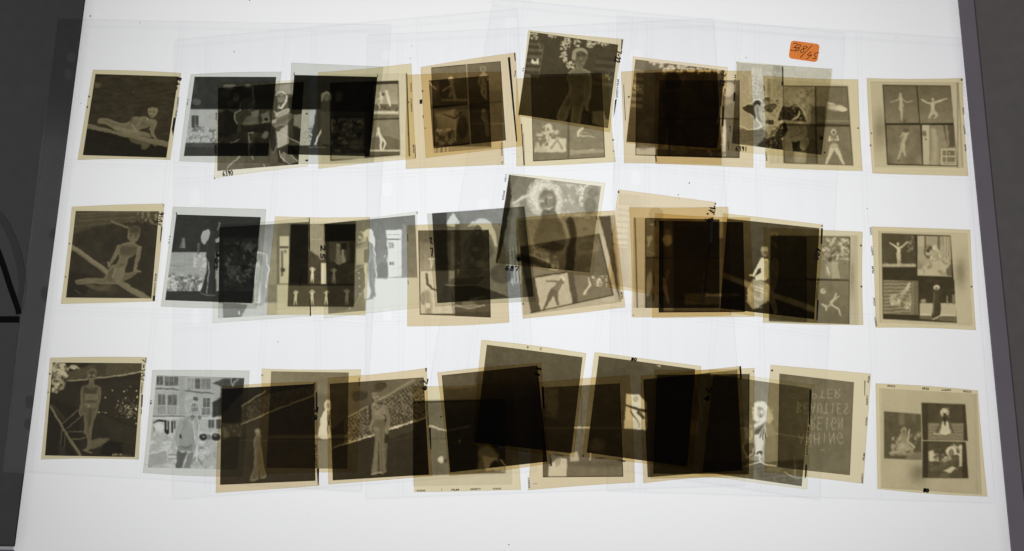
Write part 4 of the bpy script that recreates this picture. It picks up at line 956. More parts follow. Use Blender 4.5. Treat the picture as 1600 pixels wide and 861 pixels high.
def g6(p):
    p.n(40, 6); p.r(140, 310, 235, 480, 138, .9); p.g(180, 310, 180, 480, -16, 16); p.stand(213, 470, 80, 206, legs=.05); p.l([(195, 405), (235, 408)], 210, 4)
    p.r(145, 483, 352, 745, 196, .95); p.n(20, 8); p.l([(180, 500, 7), (188, 560, 8), (215, 590, 6), (240, 600, 5)], 96); p.body([(185, 620, 26), (195, 690, 24), (195, 740, 24)], 150, 196); p.r(178, 680, 204, 710, 210); p.e(160, 650, 14, 40, 150); p.l([(340, 620, 4), (345, 740, 4)], 140)
    p.r(355, 480, 578, 770, 84, .95); p.l([(355, 690, 7), (440, 712, 7), (540, 690, 5)], 150); p.e(440, 690, 50, 20, 128); p.l([(450, 660, 8), (540, 640, 6)], 190, a=.5)
    p.r(240, 235, 575, 478, 88, .9); p.r(330, 245, 350, 478, 130, .6); p.p([(355, 735), (578, 732), (578, 768), (355, 768)], 72)
    p.l([(130, 236), (140, 748), (352, 748)], 44, 3); p.l([(563, 232), (575, 766), (356, 768)], 44, 3)
film('cream four picture negative with numerals 2 7, under the dim kneeling figure picture', 'warm', LC,
     [(635, 352), (784, 349), (796, 504), (636, 510)], R2d, [(130, 235), (563, 230), (575, 768), (140, 750)], 116, g6,
     [('t', 'KODAK', (72, 300), (70, 255), 8), ('s', [(200, 285), (212, 280), (208, 305), (218, 318)], 3), ('s', [(205, 345), (218, 348), (214, 395)], 3), ('b', [(66, 540), (70, 540), (72, 565), (68, 565)])])

def g7(p):
    p.n(60, 8); p.p([(210, 128), (305, 122), (320, 680), (245, 682)], 66, .95, 8); p.p([(745, 88), (782, 86), (842, 640), (775, 645)], 86, .9, 6)
    p.stripes([(690, 330), (762, 330), (770, 560), (690, 560)], 186, 19, 1.62, .5, .8); p.l([(690, 350), (710, 570)], 214, 3, .7); p.e(745, 410, 12, 16, 20); p.e(684, 345, 5, 5, 20)
    p.p([(305, 182), (345, 128), (386, 180), (380, 212), (306, 208)], 200); p.p([(330, 180), (345, 150), (362, 182), (360, 205), (332, 205)], 214)
    p.p([(355, 195), (386, 195), (392, 490), (360, 492)], 96, .9); p.p([(310, 300), (352, 295), (355, 525), (320, 528)], 152, .7, 8); p.ring(376, 470, 9, 40, 190, .25); p.e(376, 485, 8, 14, 180)
    p.p([(395, 110), (760, 90), (780, 330), (680, 350), (600, 240), (400, 200)], 134, .8, 30)
    p.body([(490, 300, 60), (485, 380, 64), (470, 460, 60)], 92, 120); p.body([(430, 290, 16), (408, 360, 14), (470, 420, 12)], 104, 138); p.body([(555, 300, 20), (580, 370, 18), (520, 440, 14)], 96, 130)
    p.e(520, 200, 50, 40, 222); p.l([(560, 200, 22), (590, 260, 16), (606, 330, 8)], 206); p.l([(470, 190, 12), (440, 210, 5)], 196); p.e(494, 234, 26, 34, 106); p.e(484, 232, 6, 4, 60); p.e(504, 230, 6, 4, 60); p.l([(488, 254), (502, 253)], 150, 2.5)
    p.e(512, 440, 30, 24, 138); p.e(486, 350, 22, 16, 150, 0, .6); p.e(460, 420, 18, 22, 120)
    p.p([(296, 568), (345, 528), (550, 518), (488, 572)], 92); p.l([(298, 568, 2), (486, 572, 2), (548, 520, 2)], 150); p.p([(290, 574), (490, 574), (580, 600), (690, 645), (250, 682)], 62, .9)
    p.e(640, 500, 70, 60, 76, 0, .7)
film('dim negative of a kneeling figure with a lamp and table, 687 written at right', 'grey', LB,
     [(667, 334), (820, 322), (837, 471), (680, 479)], R2d, [(215, 130), (780, 88), (838, 640), (247, 680)], 122, g7,
     [('h', '687', (664, 452), (754, 456), 26, 3.2), sq(628, 200, 3), sq(672, 602, 3)])

def g8(p):
    p.n(60, 16).n(20, 9)
    p.p([(92, 18), (165, 28), (122, 130), (104, 260), (40, 600), (0, 700)], 46, .95, 10); p.p([(104, 20), (340, 48), (255, 150), (135, 215), (112, 125)], 110, .85, 16); p.l([(130, 235, 9), (180, 206, 10), (262, 168, 9)], 200, a=.85, f=10); p.p([(128, 240), (172, 235), (150, 590), (85, 590)], 176, .8, 18); p.p([(170, 260), (215, 255), (235, 560), (160, 600)], 142, .6, 18)
    p.r(455, 60, 640, 330, 156, .6, 30); p.speck([(470, 90), (640, 90), (630, 330), (480, 330)], 196, 34, .5, .6); p.e(520, 214, 8, 8, 220); p.p([(640, 80), (790, 100), (755, 370), (640, 350)], 146, .8, 12)
    p.curls(637, 180, 10, 90, 60, 200, 236, 8, 2.4, .8, .1); p.l([(650, 142, 4), (660, 114, 5), (694, 104, 4)], 222); p.e(728, 160, 40, 34, 118, 0, .9, .4); p.e(704, 256, 46, 62, 116, 0, .9, .35); p.e(740, 130, 18, 26, 130, 0, .8); p.ring(682, 346, 36, 15, 80, .28); p.e(682, 346, 26, 8, 160); p.e(752, 348, 6, 8, 40); p.r(590, 370, 780, 700, 140, .5, 30); p.e(665, 430, 20, 12, 120)
    p.e(352, 190, 108, 128, 196, 0, .9, .45); p.e(450, 215, 46, 108, 196, 0, .85, .5); p.curls(360, 190, 110, 122, 300, 170, 238, 17, 3, .6, .5); p.curls(452, 220, 40, 104, 110, 150, 226, 15, 2.8, .6, .2); p.curls(352, 190, 116, 130, 80, 180, 226, 14, 2, .55, .95); p.curls(340, 190, 100, 118, 70, 132, 165, 13, 2.2, .45, .7)
    p.l([(555, 372, 30), (574, 480, 30), (545, 760, 36)], 66, rim=80, f=10)
    p.p([(350, 300), (448, 300), (492, 380), (522, 490), (515, 580), (430, 600), (350, 575), (270, 520), (300, 420)], 100, .97, 22); p.l([(398, 290, 46), (402, 340, 56)], 102, f=22)
    p.p([(292, 478), (400, 450), (522, 470), (516, 570), (400, 600), (284, 545)], 112, .7, 20); p.p([(335, 562), (430, 520), (522, 560), (480, 592), (400, 592)], 72, .8, 12)
    p.l([(466, 322, 7), (516, 400, 14), (545, 500, 15), (505, 610, 12)], 160, f=16, a=.7); p.curls(525, 440, 20, 100, 26, 130, 186, 14, 2.2, .4, .1); p.l([(338, 345, 4), (290, 445, 6), (270, 530, 9)], 150, f=16, a=.5); p.speck([(240, 540), (340, 590), (480, 640), (470, 720), (250, 640)], 188, 26, .48, .7)
    p.l([(175, 640, 26), (280, 668, 30), (432, 722, 22)], 66, rim=88, f=8); p.e(432, 700, 18, 26, 156, .3, .8)
    p.e(386, 214, 66, 90, 124, .05, .97, .3); p.blob(372, 150, 40, 28, 100, .8); p.blob(345, 255, 22, 26, 104, .6); p.blob(430, 240, 18, 26, 106, .6); p.blob(395, 300, 26, 12, 100, .6); p.curls(372, 118, 62, 20, 40, 180, 228, 16, 2.6, .6, .2)
    p.blob(337, 218, 24, 13, 150, .8); p.e(337, 220, 17, 8, 196, -.05, .9); p.e(338, 220, 6, 6, 132); p.blob(404, 193, 24, 13, 150, .8); p.e(404, 195, 17, 7.5, 196, -.18, .9); p.e(404, 195, 6, 6, 132)
    p.l([(314, 205, 2.4), (336, 198, 3.6), (354, 204, 2.4)], 134, a=.8); p.l([(382, 178, 2.4), (404, 172, 3.6), (426, 178, 2.4)], 134, a=.8)
    p.l([(372, 205, 4), (372, 240, 6), (380, 250, 6)], 80, a=.8, f=8); p.blob(374, 252, 14, 5, 124, .7); p.l([(356, 277, 4), (394, 282, 8.5), (426, 260, 4)], 188, a=.95); p.l([(357, 276, 1.6), (394, 273, 2), (426, 259, 1.6)], 96, a=.8); p.l([(358, 280, 1.6), (396, 290, 2), (424, 268, 1.6)], 104, a=.7); p.l([(366, 302, 3), (398, 306, 4), (420, 290, 3)], 78, a=.6)
film('raised pale negative of a smiling curly haired face and shoulders, centre of table', 'bright', LD,
     [(795, 271), (946, 286), (926, 432), (775, 413)], R2e, [(122, 45), (617, 107), (557, 572), (48, 520)], 132, g8,
     [('t', 'KODAK', (94, 180), (102, 128), 9), ('t', '1011', (106, 82), (111, 45), 9), sq(597, 285, 3)], pz=(775, 268, 4.783))

def g9(p):
    p.n(60, 6); p.r(620, 380, 690, 730, 186, .6)
    p.photo([(172, 432), (605, 362), (682, 692), (240, 788)], 104); p.n(40, 12)
    p.e(530, 440, 80, 60, 132, 0, .8, .6); p.e(540, 430, 40, 24, 98, 0, .6); p.p([(240, 415), (370, 520), (430, 570), (250, 590)], 132, .7, 16); p.speck([(270, 440), (380, 440), (390, 560), (280, 560)], 176, 30, .5, .7); p.e(557, 525, 7, 10, 76)
    p.p([(480, 480), (640, 450), (650, 520), (490, 560)], 96, .6, 20)
    p.p([(430, 575), (665, 600), (685, 692), (490, 740)], 122, .8, 10); p.speck([(560, 590), (650, 590), (650, 650), (570, 640)], 212, 13, .46, .9); p.l([(525, 690, 5), (535, 670, 5), (560, 640, 4), (550, 600, 3)], 206); p.ring(533, 684, 9, 9, 215, .4)
    p.p([(205, 600), (260, 598), (292, 780), (240, 790)], 82, .9); p.p([(435, 572), (468, 566), (495, 735), (462, 746)], 84, .9); p.l([(268, 594), (430, 568)], 70, 3)
    q = [(262, 600), (432, 572), (466, 744), (290, 776)]
    p.p(q, 178); p.clip(q); p.n(14, 8)
    p.e(405, 606, 16, 15, 216); p.e(400, 610, 8, 9, 140); p.l([(400, 630, 17), (378, 655, 15), (362, 672, 19)], 122); p.l([(355, 680, 16), (335, 715, 10), (308, 768, 5)], 100); p.l([(370, 680, 15), (378, 710, 9), (386, 745, 6)], 104); p.l([(392, 626, 6), (360, 620, 5), (322, 618, 4)], 122); p.l([(410, 640, 5), (402, 658, 4)], 190)
    p.clip(); p.l([(605, 363), (682, 692), (240, 788)], 56, 2.5)
    p.p([(606, 268), (668, 264), (722, 720), (716, 722), (660, 480)], 82); p.p([(668, 264), (680, 264), (722, 720), (716, 722)], 150, .6)
film('cream composite negative with a small bending figure, below the smiling face', 'warm', LC,
     [(806, 341), (960, 329), (977, 480), (817, 498)], R2e, [(172, 290), (690, 262), (728, 730), (200, 800)], 172, g9,
     [('t', 'FILM', (736, 712), (733, 676), 9), sq(198, 740, 4), sq(676, 366, 4)])

def g10(p):
    p.g(120, 400, 620, 200, -22, 6); p.n(80, 6)
    A = [(128, 140), (190, 148), (176, 385), (104, 378)]
    p.stripes(A, 224, 33, -.05, .5, .8); p.speck([(130, 280), (165, 280), (160, 320), (126, 320)], 236, 14, .45)
    p.l([(300, 150, 14), (360, 160, 18), (420, 170, 14)], 212, a=.7, f=14); p.speck([(280, 130), (600, 170), (600, 230), (280, 210)], 226, 30, .52, .7)
    p.body([(340, 260, 50), (350, 380, 60), (340, 560, 60)], 168, 190, .7); p.e(340, 200, 40, 45, 176, 0, .7)
    p.p([(70, 480), (190, 500), (190, 640), (60, 600)], 176, .6, 24)
film('palest negative with a washed out picture, right of the smiling face', 'pale', LD,
     [(966, 296), (1119, 316), (1101, 474), (948, 449)], R2f, [(140, 78), (655, 142), (596, 680), (82, 590)], 206, g10,
     [sq(131, 72, 5), sq(673, 138, 4), ('h', 'W.9', (672, 165), (640, 250), 30, 4), ('b', [(648, 215), (662, 215), (656, 350), (640, 360)]), ('t', 'SAFETY FILM', (604, 650), (616, 520), 10), ('b', [(598, 652), (612, 652), (610, 684), (598, 684)]), ('t', 'FILM', (672, 200), (674, 150), 8)])

def g11(p):
    p.n(60, 14); p.r(200, 158, 282, 730, 190, .9); p.l([(222, 214), (228, 400), (236, 722)], 60, 3, .9)
    p.e(300, 590, 18, 70, 130, .15, .8); p.r(282, 222, 335, 440, 108, .7); p.speck([(290, 250), (340, 250), (340, 420), (290, 420)], 170, 30, .5, .7); p.r(282, 436, 700, 444, 44); p.e(400, 330, 40, 50, 128, 0, .7); p.r(430, 260, 690, 430, 58, .7, 12); p.r(420, 450, 690, 720, 64, .7, 12)
    p.p([(500, 640), (700, 640), (700, 700), (500, 705)], 130, .8, 6); p.l([(283, 224), (283, 722), (697, 722)], 40, 3)
film('cream negative under the palest one, a thin dark line down its left border', 'warm', LC,
     [(983, 324), (1138, 323), (1143, 493), (987, 496)], R2f, [(212, 215), (697, 225), (697, 722), (214, 722)], 76, g11,
     [sq(214, 762, 3), ('t', 'SAFETY', (336, 590), (332, 515), 10), ('t', 'FILM', (334, 680), (330, 640), 10), ('b', [(330, 232), (338, 232), (340, 264), (334, 264)])])

def g12(p):
    p.n(60, 12); p.r(355, 230, 384, 750, 46); p.r(384, 230, 440, 745, 110, .8); p.e(405, 340, 26, 30, 190, 0, .8); p.l([(385, 560, 10), (395, 610, 14), (408, 690, 5)], 190, a=.8); p.l([(412, 510, 6), (400, 560, 5)], 170, a=.8)
    p.r(440, 238, 830, 436, 68, .9, 10); p.r(440, 446, 830, 745, 72, .9, 10); p.p([(620, 640), (810, 640), (810, 655), (620, 655)], 140, .7); p.r(690, 220, 720, 330, 120, .7, 10)
    p.l([(360, 740), (840, 745)], 40, 3)
film('dark negative between the palest one and the diagonal beam one, heavy black left edge', 'warm', LE,
     [(1023, 333), (1172, 340), (1179, 495), (1019, 497)], R2f, [(358, 232), (830, 240), (840, 745), (356, 748)], 64, g12,
     [('b', [(354, 700), (366, 700), (368, 746), (356, 746)])])

def g13(p):
    p.g(400, 160, 400, 720, 8, -20); p.n(50, 7)
    p.p([(95, 500), (420, 610), (645, 720), (645, 750), (95, 690)], 46, .9, 20)
    p.l([(105, 480, 16), (300, 560, 16)], 134, f=6, a=.9); p.l([(370, 590, 17), (650, 690, 18)], 128, f=6, a=.9); p.r(360, 200, 395, 560, 84, .6, 10); p.speck([(395, 240), (430, 240), (430, 330), (395, 330)], 140, 18, .5, .6)
    p.body([(415, 410, 22), (412, 490, 20), (395, 575, 14)], 96, 128, .9); p.body([(380, 590, 22), (410, 660, 16), (418, 705, 9)], 104, 146)
    p.p([(288, 508), (350, 520), (392, 560), (372, 640), (285, 690), (246, 640), (262, 560)], 150, .95, 8); p.l([(262, 560, 4), (270, 640, 4)], 190, a=.7); p.speck([(250, 540), (380, 540), (360, 680), (250, 680)], 190, 26, .52, .7); p.stripes([(300, 545), (375, 560), (370, 600), (300, 575)], 214, 16, -.3, .5, .8)
    p.p([(335, 382), (372, 392), (378, 500), (352, 516), (300, 515), (298, 492), (330, 470), (318, 440)], 206); p.p([(310, 455), (335, 445), (335, 475), (312, 485)], 56); p.l([(340, 392, 10), (318, 440, 9), (290, 485, 7), (268, 486, 4)], 206); p.p([(352, 400), (378, 400), (378, 500), (360, 505)], 150, .8)
    p.e(356, 352, 20, 26, 128); p.p([(335, 320), (375, 322), (375, 345), (335, 345)], 176, .7, 6); p.e(364, 356, 6, 4, 70); p.l([(352, 370), (366, 371)], 180, 2)
film('near black negative of a seated figure in a white blouse, a light stripe through it', 'cream', LD,
     [(1129, 333), (1286, 351), (1276, 505), (1125, 486)], R2g, [(135, 155), (675, 212), (645, 745), (95, 680)], 70, g13,
     [('b', [(684, 212), (696, 214), (692, 300), (682, 310)]), ('h', '600', (684, 335), (664, 405), 26, 3.2), ('t', 'SAFETY FILM', (664, 630), (674, 505), 10), ('b', [(660, 632), (672, 632), (664, 750), (656, 750)]), sq(690, 198, 4)])

def g14(p):
    p.n(50, 5); p.r(856, 250, 915, 780, 180); p.stripes([(856, 255), (915, 255), (915, 775), (856, 775)], 192, 34, 1.57, .5, .5); p.blob(868, 500, 12, 120, 128, .6)
    p.photo([(390, 255), (855, 262), (850, 773), (380, 755)], 70)
    p.clip([(600, 262), (850, 266), (848, 512), (600, 505)]); p.r(590, 255, 860, 520, 132); p.speck([(690, 265), (850, 268), (850, 400), (690, 400)], 208, 13, .48, .85); p.speck([(690, 265), (850, 268), (850, 420), (690, 420)], 84, 20, .56, .7); p.r(690, 420, 850, 510, 128, .8, 12)
    p.e(735, 440, 24, 60, 172, .1, .7); p.l([(725, 360, 12), (735, 420, 14), (735, 495, 8)], 150, a=.8); p.p([(745, 410), (780, 405), (795, 505), (750, 505)], 176, .8); p.e(735, 395, 14, 14, 92); p.l([(722, 440, 4), (735, 480, 4)], 214)
    p.clip([(600, 518), (848, 520), (846, 770), (600, 765)]); p.r(590, 512, 860, 780, 120); p.g(740, 520, 740, 760, 4, -10); p.n(30, 4)
    p.e(697, 580, 16, 16, 196); p.e(700, 578, 8, 8, 160); p.l([(776, 595, 5), (765, 625, 7), (742, 648, 7), (752, 665, 6), (785, 680, 5), (800, 722, 4)], 186); p.l([(770, 628, 6), (790, 610, 4)], 176); p.l([(690, 655, 6), (712, 668, 6), (718, 692, 4)], 190); p.l([(745, 655, 4), (722, 672, 3)], 180)
    p.clip([(395, 262), (590, 262), (590, 505), (390, 500)]); p.r(380, 255, 600, 510, 78); p.n(40, 10)
    p.clip([(390, 518), (590, 518), (590, 765), (382, 750)]); p.r(380, 512, 600, 770, 80); p.n(40, 10); p.clip()
    p.r(670, 225, 855, 258, 180, .5)
film('cream negative with leafy and ball throwing pictures, right of the white blouse figure', 'green', LE,
     [(1193, 355), (1348, 362), (1349, 508), (1192, 504)], R2g, [(385, 248), (900, 255), (905, 776), (378, 760)], 186, g14,
     [sq(918, 313, 5), sq(921, 553, 5)])

def g15(p):
    p.n(60, 4); p.blob(600, 420, 32, 75, 128, .8); p.r(172, 200, 185, 690, 168, .6)
    p.photo([(190, 213), (547, 225), (580, 678), (197, 657)], 62)
    p.clip([(193, 216), (362, 220), (370, 428), (195, 424)]); p.r(185, 210, 375, 435, 82); p.n(40, 5); p.speck([(318, 225), (365, 225), (368, 320), (322, 310)], 146, 14, .47, .8)
    p.r(185, 372, 375, 388, 178, .9, 6); p.speck([(200, 365), (368, 365), (368, 385), (200, 385)], 200, 10, .5, .6); p.r(185, 390, 375, 435, 62)
    p.l([(230, 260, 3), (255, 278, 4), (278, 292, 7), (300, 280, 4), (326, 258, 3)], 196); p.e(277, 270, 7, 10, 186); p.l([(278, 292, 10), (280, 308, 8), (280, 322, 10)], 200); p.l([(276, 328, 8), (274, 350, 5), (276, 380, 3)], 194); p.l([(284, 328, 8), (286, 350, 5), (284, 380, 3)], 182)
    p.clip([(376, 226), (545, 230), (553, 438), (376, 432)]); p.r(370, 220, 560, 445, 162); p.n(24, 12); p.r(370, 225, 410, 280, 176); p.r(412, 228, 420, 290, 96); p.r(480, 228, 492, 300, 112); p.r(505, 228, 550, 350, 178); p.stripes([(505, 230), (550, 230), (552, 350), (505, 340)], 130, 14, 1.57, .4, .7)
    p.e(440, 308, 32, 34, 84); p.ring(446, 305, 30, 30, 206, .25); p.e(465, 290, 14, 16, 196); p.e(462, 320, 20, 14, 172); p.speck([(420, 280), (490, 280), (500, 350), (420, 350)], 214, 16, .52, .8); p.p([(380, 400), (440, 360), (540, 350), (553, 438), (376, 432)], 190, .7, 12); p.speck([(380, 350), (550, 350), (550, 435), (380, 430)], 132, 26, .54, .7); p.p([(520, 400), (552, 370), (553, 436), (530, 436)], 92, .8)
    p.clip([(198, 456), (378, 460), (382, 636), (200, 630)]); p.r(190, 450, 390, 640, 144); p.stripes([(198, 456), (348, 458), (348, 632), (198, 630)], 96, 18, .04, .5, .7)
    p.e(265, 558, 34, 30, 178); p.l([(280, 545, 13), (305, 515, 11), (330, 488, 10)], 166); p.l([(320, 500, 7), (335, 470, 5)], 190); p.e(322, 570, 26, 30, 172); p.speck([(235, 530), (345, 530), (345, 610), (240, 600)], 108, 20, .55, .8); p.speck([(235, 530), (345, 530), (345, 610), (240, 600)], 214, 14, .58, .8); p.r(346, 458, 380, 640, 112); p.r(350, 460, 356, 632, 150, .6)
    p.clip([(388, 448), (566, 452), (578, 674), (388, 656)]); p.r(380, 440, 590, 580, 66); p.n(20, 8); p.r(380, 575, 590, 642, 186, .95, 4); p.r(380, 640, 590, 690, 112, .9, 6); p.l([(390, 632), (570, 640)], 214, 3); p.e(405, 565, 14, 12, 150); p.l([(530, 540, 3), (534, 580, 3)], 150); p.r(555, 530, 572, 580, 120)
    p.l([(476, 520, 20), (476, 580, 20), (474, 636, 22)], 74); p.l([(462, 520), (458, 630)], 126, 3, .7); p.e(475, 494, 15, 14, 204); p.e(475, 500, 8, 8, 132); p.l([(458, 655), (500, 640)], 196, 3)
    p.clip()
film('four picture negative with a cloaked figure at lower right, right end of middle row', 'straw', LE,
     [(1362, 354), (1516, 359), (1525, 516), (1368, 512)], R2h, [(172, 200), (635, 212), (662, 692), (180, 676)], 188, g15,
     [('t', 'KODAK', (141, 220), (138, 180), 9), ('t', 'SAFETY', (150, 328), (145, 278), 9), ('t', 'FILM', (152, 420), (149, 384), 9), ('t', 'KODAK', (160, 588), (156, 545), 9), ('t', 'SAFETY', (168, 694), (163, 644), 9), sq(656, 490, 4)])

# ---- bottom row
def h1(p):
    p.n(50, 5); p.p([(90, 320), (320, 420), (300, 770), (50, 760)], 34, .85, 24)
    p.p([(225, 130), (420, 62), (790, 62), (786, 128), (225, 200)], 72, .95, 6); p.stripes([(230, 130), (515, 66), (510, 150), (228, 190)], 96, 16, -.22, .4, .55); p.p([(430, 70), (516, 66), (512, 150), (440, 160)], 58, .6, 8)
    q = [(515, 62), (790, 62), (785, 128), (512, 152)]
    p.stripes(q, 118, 17, .72, .42, .7); p.stripes(q, 56, 17, -.72, .4, .7); p.l([(222, 196, 3), (400, 178, 3), (600, 155, 4), (786, 126, 4)], 178)
    P = [(105, 62), (205, 60), (232, 130), (210, 210), (196, 250), (150, 284), (100, 280)]
    p.speck(P, 196, 22, .4, .95); p.speck(P, 66, 17, .57, .8); p.curls(150, 110, 50, 50, 70, 150, 226, 22, 2.6, .8, .1); p.curls(150, 220, 48, 56, 50, 130, 216, 20, 2.6, .7, .1)
    for k in range(12):
        a = -.1 - k * .27
        p.l([(268, 108, 3), (268 + 26 * math.cos(a), 100 + 26 * math.sin(a), 3.5), (268 + 48 * math.cos(a), 112 + 34 * math.sin(a), 2)], 196, a=.8)
    p.p([(480, 215), (785, 190), (770, 540), (480, 430)], 50, .5, 30); p.l([(480, 292, 2), (770, 330, 2)], 68, a=.7); p.l([(460, 430, 2.5), (745, 556, 2.5)], 30, a=.9); p.p([(460, 440), (742, 560), (735, 690), (560, 640)], 56, .5, 20)
    rs = random.Random(3)
    for _ in range(110):
        p.e(rs.gauss(690, 46), rs.gauss(420, 36), rs.uniform(2, 5), rs.uniform(2, 6), rs.uniform(110, 226), rs.uniform(0, 3), .85, .6)
    for x, y, r in ((752, 316, 9), (648, 275, 7), (700, 240, 5), (560, 268, 5), (506, 320, 6), (664, 324, 6), (672, 266, 4), (458, 432, 6), (488, 430, 5), (512, 436, 6), (742, 410, 9), (600, 380, 6), (740, 520, 7), (684, 470, 6), (636, 686, 5), (745, 275, 8)):
        p.e(x, y, r * .6, r, 232, rs.uniform(0, 3), .95, .5)
    p.l([(92, 385, 8), (180, 545, 9), (322, 770, 11)], 108, rim=132); p.p([(110, 360), (210, 480), (190, 500), (95, 380)], 66, .6, 8); p.l([(175, 530, 5), (305, 410, 4)], 96); p.l([(215, 560, 4), (330, 455, 4)], 92); p.l([(180, 550, 4), (168, 680, 4)], 84); p.l([(202, 580, 4), (200, 690, 4)], 84); p.l([(220, 585, 3), (335, 578, 3)], 112); p.l([(240, 642, 4), (362, 628, 4)], 104); p.l([(235, 660, 3), (300, 750, 3)], 80); p.r(155, 690, 205, 765, 58, .6, 8)
    p.p([(400, 650), (470, 630), (540, 628), (545, 640), (480, 690), (400, 715)], 102, .85, 10); p.p([(470, 745), (490, 680), (560, 650), (640, 665), (640, 760), (520, 760)], 26, .8, 12); p.speck([(560, 750), (730, 755), (728, 768), (560, 768)], 176, 8, .5)
    p.sil([(385, 192), (380, 224), (332, 240), (322, 300), (318, 382), (309, 440), (325, 462), (345, 448), (342, 470), (352, 520), (344, 592), (360, 602), (372, 642), (368, 700), (348, 716), (376, 722), (398, 700), (402, 640), (409, 560), (420, 500), (441, 450), (456, 400), (472, 330), (475, 260), (462, 236), (425, 222), (418, 192)], 84, 116, 12)
    p.p([(345, 232), (400, 266), (456, 234), (452, 290), (345, 292)], 62, .8, 8); p.p([(348, 292), (448, 292), (442, 345), (352, 345)], 110, .8, 8); p.e(392, 322, 8, 10, 92, 0, .7); p.l([(368, 350, 3), (424, 350, 3)], 58); p.p([(344, 362), (450, 366), (420, 404), (368, 404)], 116, .7, 8); p.e(380, 388, 4, 6, 224); p.l([(394, 415, 9), (386, 540, 6)], 62, a=.7, f=8); p.l([(348, 250, 3), (348, 360, 3)], 60, a=.7); p.l([(450, 250, 3), (446, 360, 3)], 130, a=.7); p.l([(340, 720, 4), (400, 742, 5)], 120)
    p.sil([(368, 118), (374, 178), (392, 196), (414, 196), (434, 175), (442, 118), (404, 102)], 80, 110, 9); p.e(388, 152, 9, 7, 150, -.3); p.e(416, 152, 9, 7, 140, .3); p.e(404, 130, 20, 8, 62, 0, .7); p.l([(392, 178), (414, 178)], 150, 3); p.l([(403, 155), (402, 168)], 58, 4)
film('dark negative of a figure walking down a gangway under palms, lower left corner', 'green', LA,
     [(78, 559), (229, 558), (217, 718), (64, 718)], R3a, [(165, 103), (712, 108), (668, 682), (118, 672)], 44, h1,
     [sq(148, 173, 5), sq(138, 285, 4), ('h', '7-WW', (738, 78), (722, 218), 20, 3), ('t', 'SAFETY', (712, 290), (718, 225), 8), ('b', [(708, 300), (718, 300), (714, 370), (706, 385)]), ('b', [(706, 390), (711, 390), (709, 420), (704, 420)])], pz=(60, 555, 4.863))

